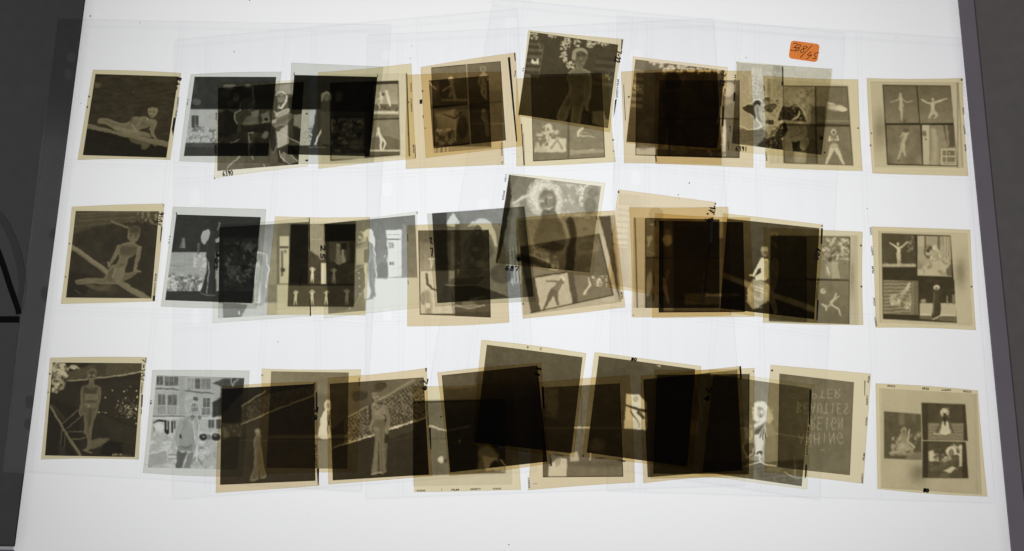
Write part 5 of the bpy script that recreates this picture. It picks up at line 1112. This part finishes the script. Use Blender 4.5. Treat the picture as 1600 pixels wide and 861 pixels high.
def h2(p):
    p.n(40, 7)
    def win(x0, y0, x1, y1, L, n=2):
        p.r(x0 - 4, y0 - 4, x1 + 4, y1 + 4, 178, .7, 3); p.r(x0, y0, x1, y1, L, .95, 3); p.clip([(x0, y0), (x1, y0), (x1, y1), (x0, y1)]); p.n(24, 20); p.streak(8, 40, 10)
        for j in range(1, n): x = x0 + (x1 - x0) * j / n; p.r(x - 2, y0, x + 2, y1, 170, .8, 3)
        p.clip()
    for w in ((113, 60, 162, 124, 84, 2), (172, 62, 272, 128, 96, 3), (124, 190, 178, 268, 96, 2), (194, 194, 262, 270, 92, 2), (338, 72, 384, 160, 142, 2), (392, 76, 432, 152, 92, 1), (438, 76, 506, 156, 122, 2), (330, 206, 376, 334, 166, 1), (380, 208, 412, 262, 96, 1), (450, 218, 502, 284, 92, 2), (442, 290, 502, 346, 112, 2), (120, 276, 178, 336, 138, 3), (192, 276, 258, 336, 142, 3)): win(*w)
    p.r(278, 50, 318, 400, 150, .7, 10); p.p([(100, 128), (275, 134), (275, 172), (100, 165)], 172, .8, 4); p.p([(105, 142), (275, 152), (275, 160), (105, 152)], 74, .85, 3); p.p([(320, 160), (530, 178), (530, 188), (320, 172)], 82, .8, 3); p.r(90, 338, 540, 346, 176, .7); p.p([(85, 344), (270, 346), (520, 356), (580, 358), (580, 364), (270, 354), (85, 352)], 80, .85, 3); p.r(80, 354, 580, 372, 198, .85, 4)
    p.p([(518, 110), (600, 75), (755, 72), (750, 160), (600, 330), (524, 352), (520, 252), (580, 205), (585, 135)], 62, .95, 10); p.p([(520, 255), (590, 215), (590, 350), (520, 356)], 48, .8, 8); p.stripes([(520, 115), (600, 85), (600, 190), (520, 195)], 110, 20, .6, .3, .5); p.l([(656, 72, 3), (650, 90, 4), (668, 132, 4)], 158); p.l([(704, 80, 3), (680, 100, 4), (668, 132, 4)], 158); p.l([(530, 220, 2), (600, 205, 2)], 140, a=.6)
    p.r(60, 372, 585, 740, 172, .8, 8); p.speck([(60, 460), (580, 460), (560, 730), (50, 730)], 206, 34, .48, .7); p.speck([(60, 440), (580, 440), (560, 730), (50, 730)], 140, 20, .56, .5); p.streak(40, 8, 8)
    p.l([(94, 398, 5), (128, 380, 7), (180, 384, 6)], 40); p.e(134, 428, 42, 36, 206, 0, .95, .3); p.l([(95, 430, 3), (100, 460, 3)], 90); p.r(172, 388, 186, 470, 40); p.r(194, 384, 206, 462, 60); p.r(208, 380, 218, 470, 190); p.r(220, 384, 234, 470, 56); p.r(240, 384, 252, 440, 80); p.e(190, 464, 16, 14, 44)
    p.r(490, 376, 532, 434, 72, .9); p.l([(512, 378), (512, 434)], 150, 2); p.r(546, 372, 582, 440, 60, .8); p.e(454, 500, 28, 25, 46); p.e(454, 496, 12, 8, 120); p.e(492, 502, 15, 20, 124); p.e(545, 502, 34, 25, 46); p.e(540, 492, 14, 7, 120); p.l([(430, 470), (580, 474)], 206, 3, .8); p.e(436, 580, 20, 8, 120, 0, .7)
    p.p([(52, 628), (192, 594), (196, 690), (52, 716)], 152, .85, 6); p.l([(55, 626, 3), (192, 593, 3), (196, 690, 2)], 210); p.r(198, 625, 258, 634, 112, .7); p.r(198, 640, 258, 650, 206, .8); p.r(200, 655, 262, 662, 120, .6)
    p.sil([(342, 342), (376, 336), (402, 360), (430, 350), (434, 420), (421, 500), (420, 560), (386, 604), (330, 604), (268, 590), (258, 520), (272, 440), (286, 378)], 144, 168, 10, .95); p.n(16, 5); p.l([(292, 380, 20), (268, 460, 16), (258, 528, 12)], 152, rim=178); p.e(288, 496, 9, 17, 52); p.p([(300, 380), (340, 350), (335, 430), (300, 450)], 132, .6, 14)
    p.p([(264, 598), (300, 612), (336, 606), (322, 650), (300, 724), (254, 728)], 90, .95, 6); p.p([(338, 620), (386, 604), (378, 660), (352, 726), (308, 724), (330, 670)], 122, .95, 6); p.l([(316, 660, 3), (302, 722, 3)], 176); p.r(268, 566, 372, 600, 112, .6, 8); p.l([(290, 560, 3), (330, 585, 3), (370, 560, 3)], 92, a=.8)
    p.l([(380, 376, 2.6), (386, 450, 2.6), (400, 560, 2.6), (402, 640, 2.6)], 224); p.l([(426, 380, 2.6), (416, 520, 2.6), (402, 640, 2.6)], 220); p.l([(400, 400, 5), (402, 560, 5)], 176); p.l([(398, 640, 3), (370, 694, 3)], 108); p.l([(406, 642, 3), (442, 702, 3)], 108); p.l([(402, 640), (400, 668)], 220, 4)
    p.l([(392, 262, 27), (418, 320, 16), (426, 402, 9)], 158, rim=196, f=5); p.e(390, 292, 25, 37, 130, .03, 1, .3); p.e(380, 284, 7, 4, 206); p.e(402, 284, 7, 4, 206); p.l([(390, 290), (389, 304)], 112, 4); p.l([(380, 318, 2), (391, 321, 2.6), (402, 318, 2)], 196); p.e(400, 222, 18, 10, 84, 0, .8); p.e(374, 358, 17, 18, 92, 0, .9); p.ring(370, 380, 14, 18, 224, .3); p.e(426, 360, 10, 16, 110)
film('light grey negative of a figure in jeans before a house front, bottom row', 'grey', LA,
     [(238, 578), (390, 579), (379, 745), (223, 739)], R3b, [(125, 130), (617, 145), (575, 660), (75, 648)], 164, h2,
     [('t', '81', (96, 295), (99, 272), 9), sq(64, 630, 2)], pz=(220, 575, 4.64))

def h3(p):
    p.n(60, 5); p.p([(480, 430), (740, 350), (1010, 250), (1015, 722), (480, 745)], 56, .8, 20)
    q = [(600, 315), (745, 235), (1010, 190), (1010, 255), (745, 345), (600, 400)]
    p.p(q, 56, .8); p.speck(q, 84, 7, .47, .7); p.speck(q, 36, 8, .56, .7); p.l([(602, 305, 4), (735, 218, 4)], 116); p.l([(598, 404, 3), (745, 345, 3), (1010, 240, 4)], 138); p.p([(490, 400), (600, 400), (600, 470), (490, 490)], 90, .6, 16); p.speck([(490, 400), (590, 400), (590, 480), (490, 480)], 140, 18, .55, .5)
    p.p([(480, 640), (1015, 650), (1015, 725), (480, 745)], 56, .7, 10); p.l([(600, 495), (1010, 500)], 82, 2, .7)
    p.sil([(676, 470), (670, 510), (673, 560), (668, 650), (648, 720), (690, 716), (700, 640), (706, 706), (738, 700), (724, 640), (716, 560), (709, 505), (712, 470), (695, 458)], 84, 118, 7); p.e(692, 448, 15, 22, 122, 0, .95, .4); p.e(688, 440, 14, 10, 150, 0, .6); p.l([(650, 716, 2), (695, 712, 2), (735, 698, 2)], 150, a=.7)
film('near black negative of a faint walking figure, third from lower left', 'warm', LB,
     [(345, 604), (496, 596), (499, 759), (337, 770)], R3b, [(490, 207), (1009, 178), (1015, 722), (480, 745)], 34, h3,
     [('t', 'FILM', (1018, 215), (1014, 172), 10), ('b', [(1015, 225), (1025, 222), (1028, 330), (1016, 345)]), ('h', '79', (1030, 310), (1018, 392), 24, 4), ('t', 'SAFETY FILM', (1027, 650), (1022, 520), 10), ('b', [(1022, 655), (1036, 650), (1033, 745), (1028, 745)])])

def h4(p):
    p.g(80, 110, 520, 110, 6, -6); p.n(60, 4); p.p([(80, 230), (520, 240), (515, 470), (60, 470)], 92, .5, 20)
    p.e(402, 300, 20, 32, 200, .1); p.l([(395, 330, 14), (385, 375, 22), (382, 460, 34)], 208); p.l([(400, 330, 4), (404, 460, 4)], 120); p.e(404, 300, 10, 14, 150); p.l([(405, 390), (407, 405)], 50, 4); p.l([(410, 355), (412, 380)], 60, 3)
    p.p([(55, 466), (520, 462), (518, 480), (55, 490)], 186, .6); p.l([(55, 492), (520, 490)], 70, 2, .8); p.r(55, 500, 520, 655, 124, .7)
film('cream negative behind a patterned railing picture, light figure glimpsed in its middle', 'cream', LA,
     [(409, 576), (564, 577), (558, 738), (402, 742)], R3c, [(85, 108), (520, 115), (512, 655), (58, 650)], 118, h4,
     [('t', '2', (40, 136), (40, 126), 9), ('t', 'FILM', (582, 190), (581, 145), 5)])

def h5(p):
    p.n(60, 5)
    p.p([(0, 130), (400, 110), (330, 290), (130, 400), (20, 480)], 84, .95, 14); p.e(236, 226, 56, 36, 58, 0, .9, .4); p.speck([(180, 190), (300, 190), (290, 270), (180, 270)], 50, 20, .48, .6); p.p([(400, 110), (712, 90), (700, 110), (320, 305), (380, 200)], 108, .85, 12)
    q = [(130, 400), (300, 306), (706, 106), (724, 386), (455, 466), (130, 575)]
    p.p(q, 60, .97, 5); p.stripes(q, 108, 23, .62, .42, .6); p.stripes(q, 108, 23, -.95, .42, .6); p.speck(q, 146, 11, .52, .55); p.speck(q, 46, 13, .56, .65)
    p.l([(150, 385, 5), (300, 304, 5), (640, 104, 6)], 132); p.l([(320, 290, 2), (650, 112, 2)], 160, a=.6)
    p.l([(40, 608, 3), (130, 578, 4), (330, 514, 4), (455, 470, 6), (724, 384, 4)], 188); p.speck([(120, 560), (460, 455), (724, 372), (724, 395), (460, 485), (130, 592)], 226, 13, .5, .6)
    p.p([(20, 615), (330, 522), (455, 480), (724, 394), (760, 810), (40, 850)], 50, .97, 5); p.l([(440, 560, 2), (640, 520, 2)], 76, a=.6); p.n(50, 4); p.p([(455, 486), (640, 430), (650, 470), (455, 540)], 72, .6, 12)
    p.p([(404, 570), (442, 568), (436, 780), (418, 792), (400, 700)], 98, .85, 8)
    p.l([(370, 462, 28), (373, 560, 22), (360, 650, 20), (352, 780, 25)], 112, rim=88, f=6); p.l([(404, 462, 28), (400, 560, 20), (404, 650, 17), (408, 772, 23)], 98, rim=120, f=6); p.l([(381, 560, 3), (378, 770, 3)], 62, a=.8); p.l([(330, 796, 5), (375, 782, 6), (405, 784, 5)], 146)
    p.p([(340, 385), (432, 385), (437, 455), (345, 465)], 96, .9, 8); p.blob(360, 465, 22, 12, 138, .6); p.p([(330, 292), (418, 288), (446, 330), (432, 398), (345, 402)], 120, .95, 8); p.blob(370, 340, 24, 34, 138, .7); p.p([(304, 292), (336, 284), (346, 400), (314, 432)], 58, .9, 8)
    p.l([(430, 310, 16), (453, 390, 13), (440, 492, 11)], 108, rim=136, f=5); p.l([(336, 305, 11), (336, 400, 9), (318, 474, 8)], 114, rim=134, f=5); p.l([(418, 362, 3), (432, 375, 3), (428, 410, 3)], 44); p.l([(350, 300, 4), (372, 330, 4), (410, 280, 4)], 76, a=.8); p.e(345, 288, 14, 12, 158, 0, .7)
    p.e(362, 262, 16, 18, 116); p.e(360, 224, 28, 36, 108, .05, 1, .3); p.blob(345, 215, 12, 20, 132, .6); p.e(396, 156, 48, 28, 66, -.2, .95, .3); p.e(372, 188, 44, 12, 74, -.15, .9); p.e(348, 238, 8, 5, 166); p.e(372, 234, 8, 5, 160); p.l([(350, 256), (366, 256)], 164, 2.4)
film('dark negative of a figure in hat and flared trousers beside a patterned railing', 'warm', LB,
     [(512, 590), (667, 575), (676, 744), (513, 757)], R3c, [(412, 178), (940, 142), (970, 688), (430, 720)], 60, h5,
     [('b', [(948, 92), (958, 88), (956, 108), (951, 112)]), ('h', '79', (964, 152), (950, 225), 24, 4), ('t', 'SAFETY FILM', (972, 410), (964, 290), 10), ('b', [(968, 425), (980, 425), (984, 552), (977, 540)])], pz=(510, 570, 4.653))

def h6(p):
    p.n(50, 5); p.r(480, 340, 530, 770, 188, .9); p.r(40, 705, 530, 770, 188, .9)
    p.photo([(48, 358), (492, 350), (492, 705), (45, 718)], 100); p.n(40, 6)
    p.l([(130, 478, 5), (170, 490, 5), (215, 500, 4), (320, 480, 6)], 190, a=.8); p.l([(45, 538), (490, 545)], 88, 3); p.e(180, 640, 14, 18, 190); p.p([(90, 500), (130, 490), (110, 580), (85, 580)], 100, .8); p.p([(380, 620), (490, 640), (490, 700), (430, 690), (400, 700)], 176, .7, 10); p.l([(45, 365), (490, 352)], 54, 3)
    p.clip()
film('cream negative with printed lettering along its bottom edge, bottom row centre left', 'cream', LC,
     [(646, 604), (800, 598), (814, 765), (647, 769)], R3d, [(46, 350), (524, 342), (524, 760), (46, 768)], 190, h6,
     [('t', 'KODAK', (66, 794), (108, 793), 8), ('t', 'FILM', (232, 790), (268, 789), 8), ('t', 'SAFETY', (322, 787), (374, 786), 8), ('t', 'KODAK', (432, 785), (472, 784), 8), ('b', [(184, 778), (186, 778), (186, 790), (184, 790)])])

def h7(p):
    p.g(300, 230, 340, 420, 30, -8); p.n(60, 5); p.p([(190, 240), (340, 225), (350, 290), (195, 300)], 104, .6, 14)
    p.p([(360, 590), (410, 560), (460, 620), (430, 690), (360, 690)], 130, .8, 14); p.p([(330, 560), (400, 550), (400, 600)], 108, .6); p.l([(230, 545), (690, 600)], 44, 3, .6); p.p([(420, 660), (440, 640), (470, 690), (410, 700)], 24, .9)
    p.e(268, 552, 4, 8, 130); p.l([(468, 640, 3), (490, 670, 3)], 130)
film('blank dark negative tilted under the raised one, bottom row centre', 'warm', LB,
     [(683, 582), (846, 567), (859, 724), (702, 744)], R3d, [(185, 235), (645, 187), (693, 650), (225, 702)], 48, h7,
     [sq(182, 434, 4), ('t', 'O', (198, 655), (212, 652), 14), ('h', '11', (664, 195), (650, 250), 20, 4), ('b', [(664, 290), (676, 290), (680, 392), (670, 396)]), ('t', 'SAFETY', (714, 672), (708, 610), 9)])

def h8(p):
    p.g(600, 110, 600, 600, 14, -14); p.n(80, 4); p.n(20, 2)
    p.l([(450, 128, 2), (470, 330, 2)], 74, a=.4)
film('raised blank brown black negative with narrow cream border, bottom row centre', 'cream', LD,
     [(752, 531), (916, 552), (897, 714), (739, 695)], R3d, [(402, 88), (862, 148), (808, 610), (345, 557)], 76, h8,
     [('b', [(594, 96), (603, 97), (601, 106), (597, 106)]), ('t', 'C', (655, 114), (666, 116), 12), ('t', 'FILM', (562, 602), (596, 606), 10), ('t', 'SAFETY', (452, 586), (502, 593), 10), ('t', 'KODAK', (730, 622), (772, 627), 9)])

def h9(p):
    p.n(50, 8); p.r(80, 455, 510, 464, 150, .6); p.l([(255, 455, 3), (335, 456, 3)], 214); p.l([(290, 240, 2), (295, 490, 2)], 76)
    p.p([(125, 650), (170, 620), (218, 615), (216, 710), (120, 710)], 196, .95, 6); p.p([(155, 622), (190, 612), (180, 650), (160, 660)], 150, .8); p.p([(232, 590), (275, 580), (280, 628), (235, 632)], 190, .8, 8); p.r(220, 660, 512, 716, 116, .8, 16)
    p.e(335, 310, 10, 20, 96); p.p([(95, 250), (175, 250), (170, 410), (95, 400)], 150, .7, 10); p.speck([(95, 250), (175, 250), (170, 400), (95, 400)], 90, 18, .5, .7); p.e(380, 550, 45, 40, 132, 0, .6); p.l([(340, 590, 4), (335, 625, 4)], 180, a=.8)
    p.l([(93, 715), (510, 712), (492, 230)], 44, 3)
film('cream negative peeking out below the gap between the two raised blank ones', 'warm', LC,
     [(834, 598), (984, 586), (992, 754), (825, 766)], R3e, [(90, 250), (492, 228), (510, 712), (93, 715)], 98, h9,
     [('t', 'SAFETY', (27, 770), (25, 714), 8), ('t', 'SAFETY', (142, 655), (138, 595), 9), ('b', [(42, 748), (65, 746), (65, 748), (42, 750)]), sq(302, 604, 4)])

def h10(p):
    p.g(600, 100, 560, 620, 14, -10); p.n(60, 5)
    q = [(526, 284), (592, 286), (632, 330), (632, 470), (514, 462)]
    p.p(q, 200); p.clip(q); p.n(18, 8); p.l([(522, 342, 5), (570, 358, 7), (625, 372, 7)], 66); p.l([(590, 378, 9), (615, 405, 7)], 74); p.l([(545, 370, 3), (590, 430, 3), (592, 455, 2)], 84); p.e(575, 310, 14, 16, 170); p.r(514, 420, 640, 470, 176, .5, 16); p.clip()
    p.p([(680, 133), (705, 136), (700, 145), (690, 140)], 196); p.l([(662, 160, 1.5), (662, 480, 1.5)], 110, a=.5)
    p.e(370, 545, 40, 34, 84, 0, .5)
film('raised dark negative with one small bright window like patch, right of centre bottom', 'cream', LD,
     [(929, 550), (1096, 572), (1082, 734), (910, 714)], R3e, [(383, 87), (882, 155), (840, 660), (320, 587)], 68, h10,
     [('h', '80', (552, 96), (582, 100), 14, 2.6), ('t', 'SAFETY', (365, 618), (420, 624), 9), ('t', 'FILM', (482, 632), (520, 637), 9), sq(300, 604, 4)])

def h11(p):
    p.n(60, 8); p.p([(17, 182), (120, 172), (110, 700), (41, 709)], 78, .6, 16); p.e(290, 440, 30, 40, 110, 0, .6); p.l([(300, 165, 3), (335, 400, 3)], 120, a=.6); p.p([(380, 140), (523, 131), (525, 160), (380, 165)], 150, .8, 8)
film('black negative with a bare strip along its top, left of the white haired figure', 'warm', LC,
     [(1001, 587), (1157, 572), (1167, 742), (1005, 755)], R3f, [(17, 182), (523, 131), (551, 671), (41, 709)], 72, h11,
     [('b', [(534, 112), (544, 110), (549, 180), (540, 185)]), ('h', '79', (384, 225), (364, 310), 22, 4)])

def h12(p):
    p.n(60, 8); p.r(60, 640, 590, 690, 92, .7, 16); p.l([(590, 152), (588, 690)], 34, 3); p.p([(550, 440), (600, 440), (595, 500), (555, 500)], 120, .5, 10)
film('cream edged dark negative directly behind the white haired figure picture', 'cream', LE,
     [(1022, 578), (1179, 575), (1177, 748), (1016, 748)], R3f, [(90, 158), (590, 152), (586, 692), (70, 690)], 88, h12,
     [sq(610, 138, 3)])

def h13(p):
    p.g(0, 100, 780, 100, -22, -6); p.n(70, 5)
    p.p([(0, 640), (300, 660), (780, 640), (760, 880), (0, 760)], 92, .95, 14); p.stripes([(250, 680), (760, 680), (740, 840), (250, 790)], 116, 30, .12, .5, .35); p.speck([(280, 690), (700, 690), (690, 820), (300, 780)], 122, 34, .5, .5); p.l([(515, 455, 4), (750, 488, 4)], 172, a=.85); p.l([(270, 418, 4), (330, 412, 4)], 172, a=.8); p.l([(520, 650), (745, 690)], 118, 3, .7)
    p.l([(660, 618, 3), (661, 770, 3)], 166); p.l([(580, 735, 3), (650, 770, 3)], 204); p.e(690, 775, 34, 6, 160, 0, .7)
    p.p([(300, 440), (345, 382), (400, 370), (500, 390), (518, 455), (522, 650), (430, 664), (300, 642), (284, 520)], 142, .93, 14); p.p([(288, 532), (362, 520), (372, 592), (322, 644), (300, 622)], 88, .9, 8); p.e(345, 555, 18, 26, 120, .4, .6)
    p.l([(292, 500, 4), (288, 560, 6), (312, 632, 6), (350, 600, 4), (362, 560, 3)], 196); p.l([(345, 430, 4), (352, 470, 5), (330, 496, 4)], 206); p.curls(320, 430, 26, 50, 30, 150, 206, 14, 3, .5, .2)
    p.p([(372, 455), (432, 488), (426, 584), (374, 594)], 206, .95, 10); p.p([(440, 480), (516, 460), (522, 650), (440, 662)], 130, .8, 10); p.l([(436, 500, 3), (430, 655, 3)], 190, a=.7); p.p([(368, 430), (442, 384), (452, 402), (402, 452), (370, 460)], 84, .95, 6)
    for j, (ex, ey) in enumerate(((392, 476), (402, 488), (413, 494), (424, 498), (436, 496), (447, 488), (456, 474))):
        p.l([(441, 388, 2.5), ((441 + ex) / 2 - 3, 436, 4.2), (ex, ey, 3)], 56 if j % 2 else 224)
    p.e(404, 592, 26, 14, 70); p.speck([(355, 575), (432, 578), (425, 625), (360, 615)], 236, 10, .46, .9); p.speck([(360, 580), (425, 580), (420, 612), (365, 610)], 50, 12, .56, .8); p.l([(405, 600, 5), (410, 655, 5)], 214)
    p.l([(290, 692, 3), (360, 672, 4), (405, 660, 4), (452, 680, 4), (520, 690, 3)], 228); p.p([(300, 640), (400, 655), (300, 690), (240, 690)], 84, .8, 8)
    p.e(412, 298, 54, 68, 234, 0, 1, .3); p.curls(412, 300, 54, 70, 150, 200, 240, 13, 3.4, .8, .6); p.e(474, 330, 26, 52, 188, 0, .9, .4); p.curls(476, 330, 26, 54, 60, 150, 214, 12, 3, .7, .2); p.e(412, 298, 28, 42, 164, .03, .95, .4); p.e(404, 268, 20, 12, 134, 0, .7, .6); p.blob(428, 318, 12, 16, 150, .6); p.e(418, 297, 17, 12, 218, -.1, .95); p.e(398, 300, 8, 7, 190); p.e(406, 298, 4, 4, 96); p.e(415, 336, 9, 5, 84); p.l([(410, 312, 3), (412, 322, 4)], 100); p.curls(408, 240, 36, 12, 30, 214, 240, 12, 3, .8, .2)
    p.l([(368, 398, 9), (410, 378, 12), (442, 360, 8)], 206, f=6)
    p.tame(170, .75)
film('dark negative of a seated white haired figure in a striped top, bottom row right', 'bright', LD,
     [(1108, 577), (1273, 601), (1261, 765), (1092, 742)], R3f, [(395, 155), (920, 230), (870, 757), (335, 680)], 138, h13,
     [('t', 'SAFETY FILM', (904, 590), (912, 440), 9), ('b', [(912, 240), (925, 235), (915, 430), (907, 420)]), ('b', [(890, 640), (900, 640), (896, 700), (886, 720)])], pz=(1100, 580, 4.653))

def h14(p):
    p.g(130, 300, 520, 300, -4, 4); p.n(70, 4); p.n(10, 2)
    def wr(s, x0, x1, y0, h, dy=0, L=176):
        for st in hand(s, (x0, y0 + h), (x1, y0 + h + dy), -h, .72):
            p.l([(a, b) for a, b in st], L, 1.9, .75)
    wr('PTER', 305, 470, 238, 46, -4); wr('BEAUTIES', 225, 512, 308, 52, 6); wr('FOREIGN', 222, 482, 384, 62, 6); wr('VNHING'.replace('V', 'A'), 232, 484, 474, 58, -6); wr('LO-', 280, 385, 540, 38, 2); wr('HA', 190, 285, 238, 40, 0, 122)
film('flat brown negative with mirrored handwritten words, right part of the bottom row', 'cream', LE,
     [(1204, 570), (1361, 584), (1349, 756), (1194, 738)], R3g, [(130, 150), (532, 197), (510, 698), (120, 655)], 108, h14,
     [('b', [(588, 188), (593, 189), (591, 270), (588, 270)]), ('t', 'FILM', (614, 200), (618, 166), 9), ('t', 'SAFETY', (606, 320), (610, 266), 9), ('t', 'KODAK', (602, 430), (606, 384), 9), ('t', 'FILM', (588, 618), (592, 580), 9), ('t', 'SAFETY', (580, 740), (584, 686), 9), sq(91, 134, 5)])

def h15(p):
    p.n(70, 4); p.blob(285, 500, 44, 44, 120, .85); p.r(92, 105, 110, 580, 196, .5); p.l([(542, 125), (552, 590)], 160, 2, .6); p.l([(95, 570), (300, 572), (555, 600)], 166, 2, .6)
    q = [(122, 215), (293, 228), (297, 440), (122, 433)]
    p.photo(q, 92); p.n(40, 8); p.r(190, 225, 215, 280, 128, .6, 10); p.r(250, 230, 270, 260, 120, .6, 8); p.e(215, 305, 14, 18, 160); p.e(215, 310, 7, 10, 110); p.l([(212, 335, 20), (215, 370, 24), (200, 395, 26)], 138); p.speck([(160, 320), (290, 300), (290, 420), (150, 420)], 172, 18, .5, .8); p.e(205, 380, 20, 24, 168, .3); p.l([(240, 300, 4), (232, 350, 5), (260, 380, 6)], 170); p.l([(150, 408, 5), (200, 400, 8), (240, 385, 10)], 158); p.r(225, 405, 295, 437, 138, .7, 6)
    q = [(295, 175), (498, 183), (510, 352), (300, 348)]
    p.photo(q, 68); p.r(326, 182, 486, 270, 80); p.r(326, 270, 490, 352, 140, .95, 4); p.stripes([(326, 275), (490, 275), (490, 350), (326, 350)], 112, 14, 0, .5, .6); p.e(402, 220, 20, 20, 218); p.speck([(380, 198), (424, 198), (424, 242), (380, 242)], 150, 9, .52, .7); p.l([(404, 232, 9), (406, 262, 14)], 78); p.p([(390, 262), (420, 262), (428, 318), (382, 318)], 196); p.l([(388, 255, 5), (378, 285, 4), (364, 316, 4)], 92); p.l([(420, 255, 5), (430, 285, 4), (444, 314, 4)], 92); p.e(404, 314, 22, 9, 214); p.e(404, 260, 6, 20, 60, 0, .8); p.l([(352, 318), (380, 320)], 196, 3)
    q = [(300, 352), (500, 357), (512, 525), (300, 523)]
    p.photo(q, 62); p.r(326, 358, 484, 522, 84); p.speck([(330, 400), (480, 358), (484, 440), (330, 450)], 206, 20, .42, .9); p.speck([(330, 440), (480, 440), (484, 520), (330, 520)], 150, 26, .5, .6)
    p.e(435, 402, 25, 26, 216); p.e(434, 406, 13, 17, 128); p.l([(455, 430, 16), (430, 452, 26), (390, 470, 24), (340, 484, 14)], 98); p.l([(400, 445, 6), (430, 436, 6), (420, 420, 5)], 160); p.p([(395, 492), (440, 468), (456, 476), (432, 500)], 196); p.r(470, 370, 484, 470, 205, .8); p.r(484, 356, 512, 525, 66); p.r(326, 500, 484, 522, 92, .6)
    p.clip()
film('three picture negative with wide blank left border, lower right corner', 'straw', LE,
     [(1368, 599), (1528, 610), (1543, 776), (1371, 764)], R3h, [(98, 108), (552, 134), (575, 600), (108, 570)], 178, h15,
     [('t', 'KODAK', (174, 95), (136, 92), 9), ('t', 'FILM', (330, 106), (300, 104), 9), ('t', 'SAFETY', (432, 112), (386, 110), 9), ('t', 'KODAK', (526, 120), (486, 117), 9), ('h', '80', (306, 572), (332, 576), 14, 3)])

# ------------------------------------------------------------------ orange sticker
zs = 0.0022
Q = np.array([(1236, 63), (1281, 69), (1277, 97.5), (1232, 91)], float)
ring = []
for (cx, cy), a0 in zip(((.12, .18), (.88, .18), (.88, .82), (.12, .82)), (math.pi, 1.5 * math.pi, 0, .5 * math.pi)):
    for t in np.linspace(0, math.pi / 2, 7):
        ring.append((cx + .12 * math.cos(a0 + t), cy + .18 * math.sin(a0 + t)))
B = lambda u, v: Q[0] * (1 - u) * (1 - v) + Q[1] * u * (1 - v) + Q[2] * u * v + Q[3] * (1 - u) * v
bm = bmesh.new()
top = [bm.verts.new(at(*B(u, v), zs + .00012)) for u, v in ring]
f = bm.faces.new(top)
me = bpy.data.meshes.new('paper_sticker'); bm.to_mesh(me); bm.free()
st = link_obj('paper_sticker', me, None, M_STICKER)
tag(st, 'small rounded orange paper sticker with 338/45 handwritten, upper right', 'sticker')
zi = lambda x, y: (1220 + x / 14.35, 50 + y / 14.35)
pen = [[(285, 262), (340, 250), (372, 280), (330, 330), (290, 350), (345, 350), (350, 385), (290, 425), (215, 405)],
       [(385, 300), (430, 282), (455, 310), (410, 345), (370, 355), (412, 370), (405, 400), (365, 425), (320, 420)],
       [(600, 340), (560, 315), (520, 325), (505, 370), (520, 420), (485, 460), (440, 440), (470, 390), (545, 370), (595, 345)],
       [(700, 300), (565, 440), (435, 575)],
       [(680, 445), (600, 510), (625, 525), (665, 520)], [(700, 500), (640, 560), (570, 612)],
       [(855, 465), (790, 475), (750, 520), (790, 555), (770, 595), (715, 595)]]
V, Fc = ribbon([smooth_line([zi(*q) for q in s], 5) for s in pen], .55, zs + .00022)
link_obj('handwriting', mesh_from('handwriting', V, Fc), st, solid('brown_pen', (0.09, 0.022, 0.012), .6))

# ------------------------------------------------------------------ black bracket on the left border
br = link_obj('bracket', None)
tag(br, 'black curved bracket on the grey border, cut off by the left side of the picture', 'bracket')
def bar(name, pts, w, z0, z1, mat):
    V, Fc = ribbon([pts], w, z1)
    n = len(V); V2 = [np.array(v) for v in V] + [np.array((v[0], v[1], z0)) for v in V]
    F2 = list(Fc)
    for i in range(0, n - 2, 2):
        F2 += [(i, i + 2, n + i + 2, n + i), (i + 1, n + i + 1, n + i + 3, i + 3)]
    link_obj(name, mesh_from(name, V2, F2), br, mat)
bar('arch', smooth_line([(-22, 322), (0, 338), (16, 366), (27, 396), (33, 425), (35, 452), (30, 480)], 5), 6, .00002, .00022, M_BLACK2)
bar('rib', smooth_line([(-8, 380), (4, 412), (15, 446), (27, 480), (29, 488)], 4), 4.5, .00002, .00024, M_BLACK)
bar('foot', [(-14, 499), (6, 499), (27, 499)], 5, .00002, .00023, M_BLACK)

# ------------------------------------------------------------------ dust on the sleeves
rs = random.Random(7)
V, Fc = [], []
spots = [(1077, 286, 1.3), (1060, 304.5, 1.2), (1061, 310, .8), (366, 81, 1.2), (219, 35, .9), (434, 534, 1.1), (390, 0, 1.4), (141, 25, 1.6), (641, 91, 1), (643, 72, .9), (1166, 90, 1.1), (1355, 326, 1), (1400, 59, .8), (126, 162, 1), (795, 851, 1.2)]
spots += [(rs.uniform(130, 1540), rs.choice([rs.uniform(5, 50), rs.uniform(270, 300), rs.uniform(500, 540), rs.uniform(785, 855)]), rs.uniform(.3, .6)) for _ in range(16)]
for x, y, r in spots:
    k = len(V)
    V += [at(x + r * rs.uniform(.6, 1) * math.cos(t), y + r * rs.uniform(.6, 1) * math.sin(t), .0020) for t in np.linspace(0, 6.28, 6, endpoint=False)]
    Fc.append(tuple(range(k, k + 6)))
d = link_obj('dust', mesh_from('dust', V, Fc), None, M_DUST)
tag(d, 'tiny dark dust grains scattered over the sleeves', 'dust', kind='stuff')
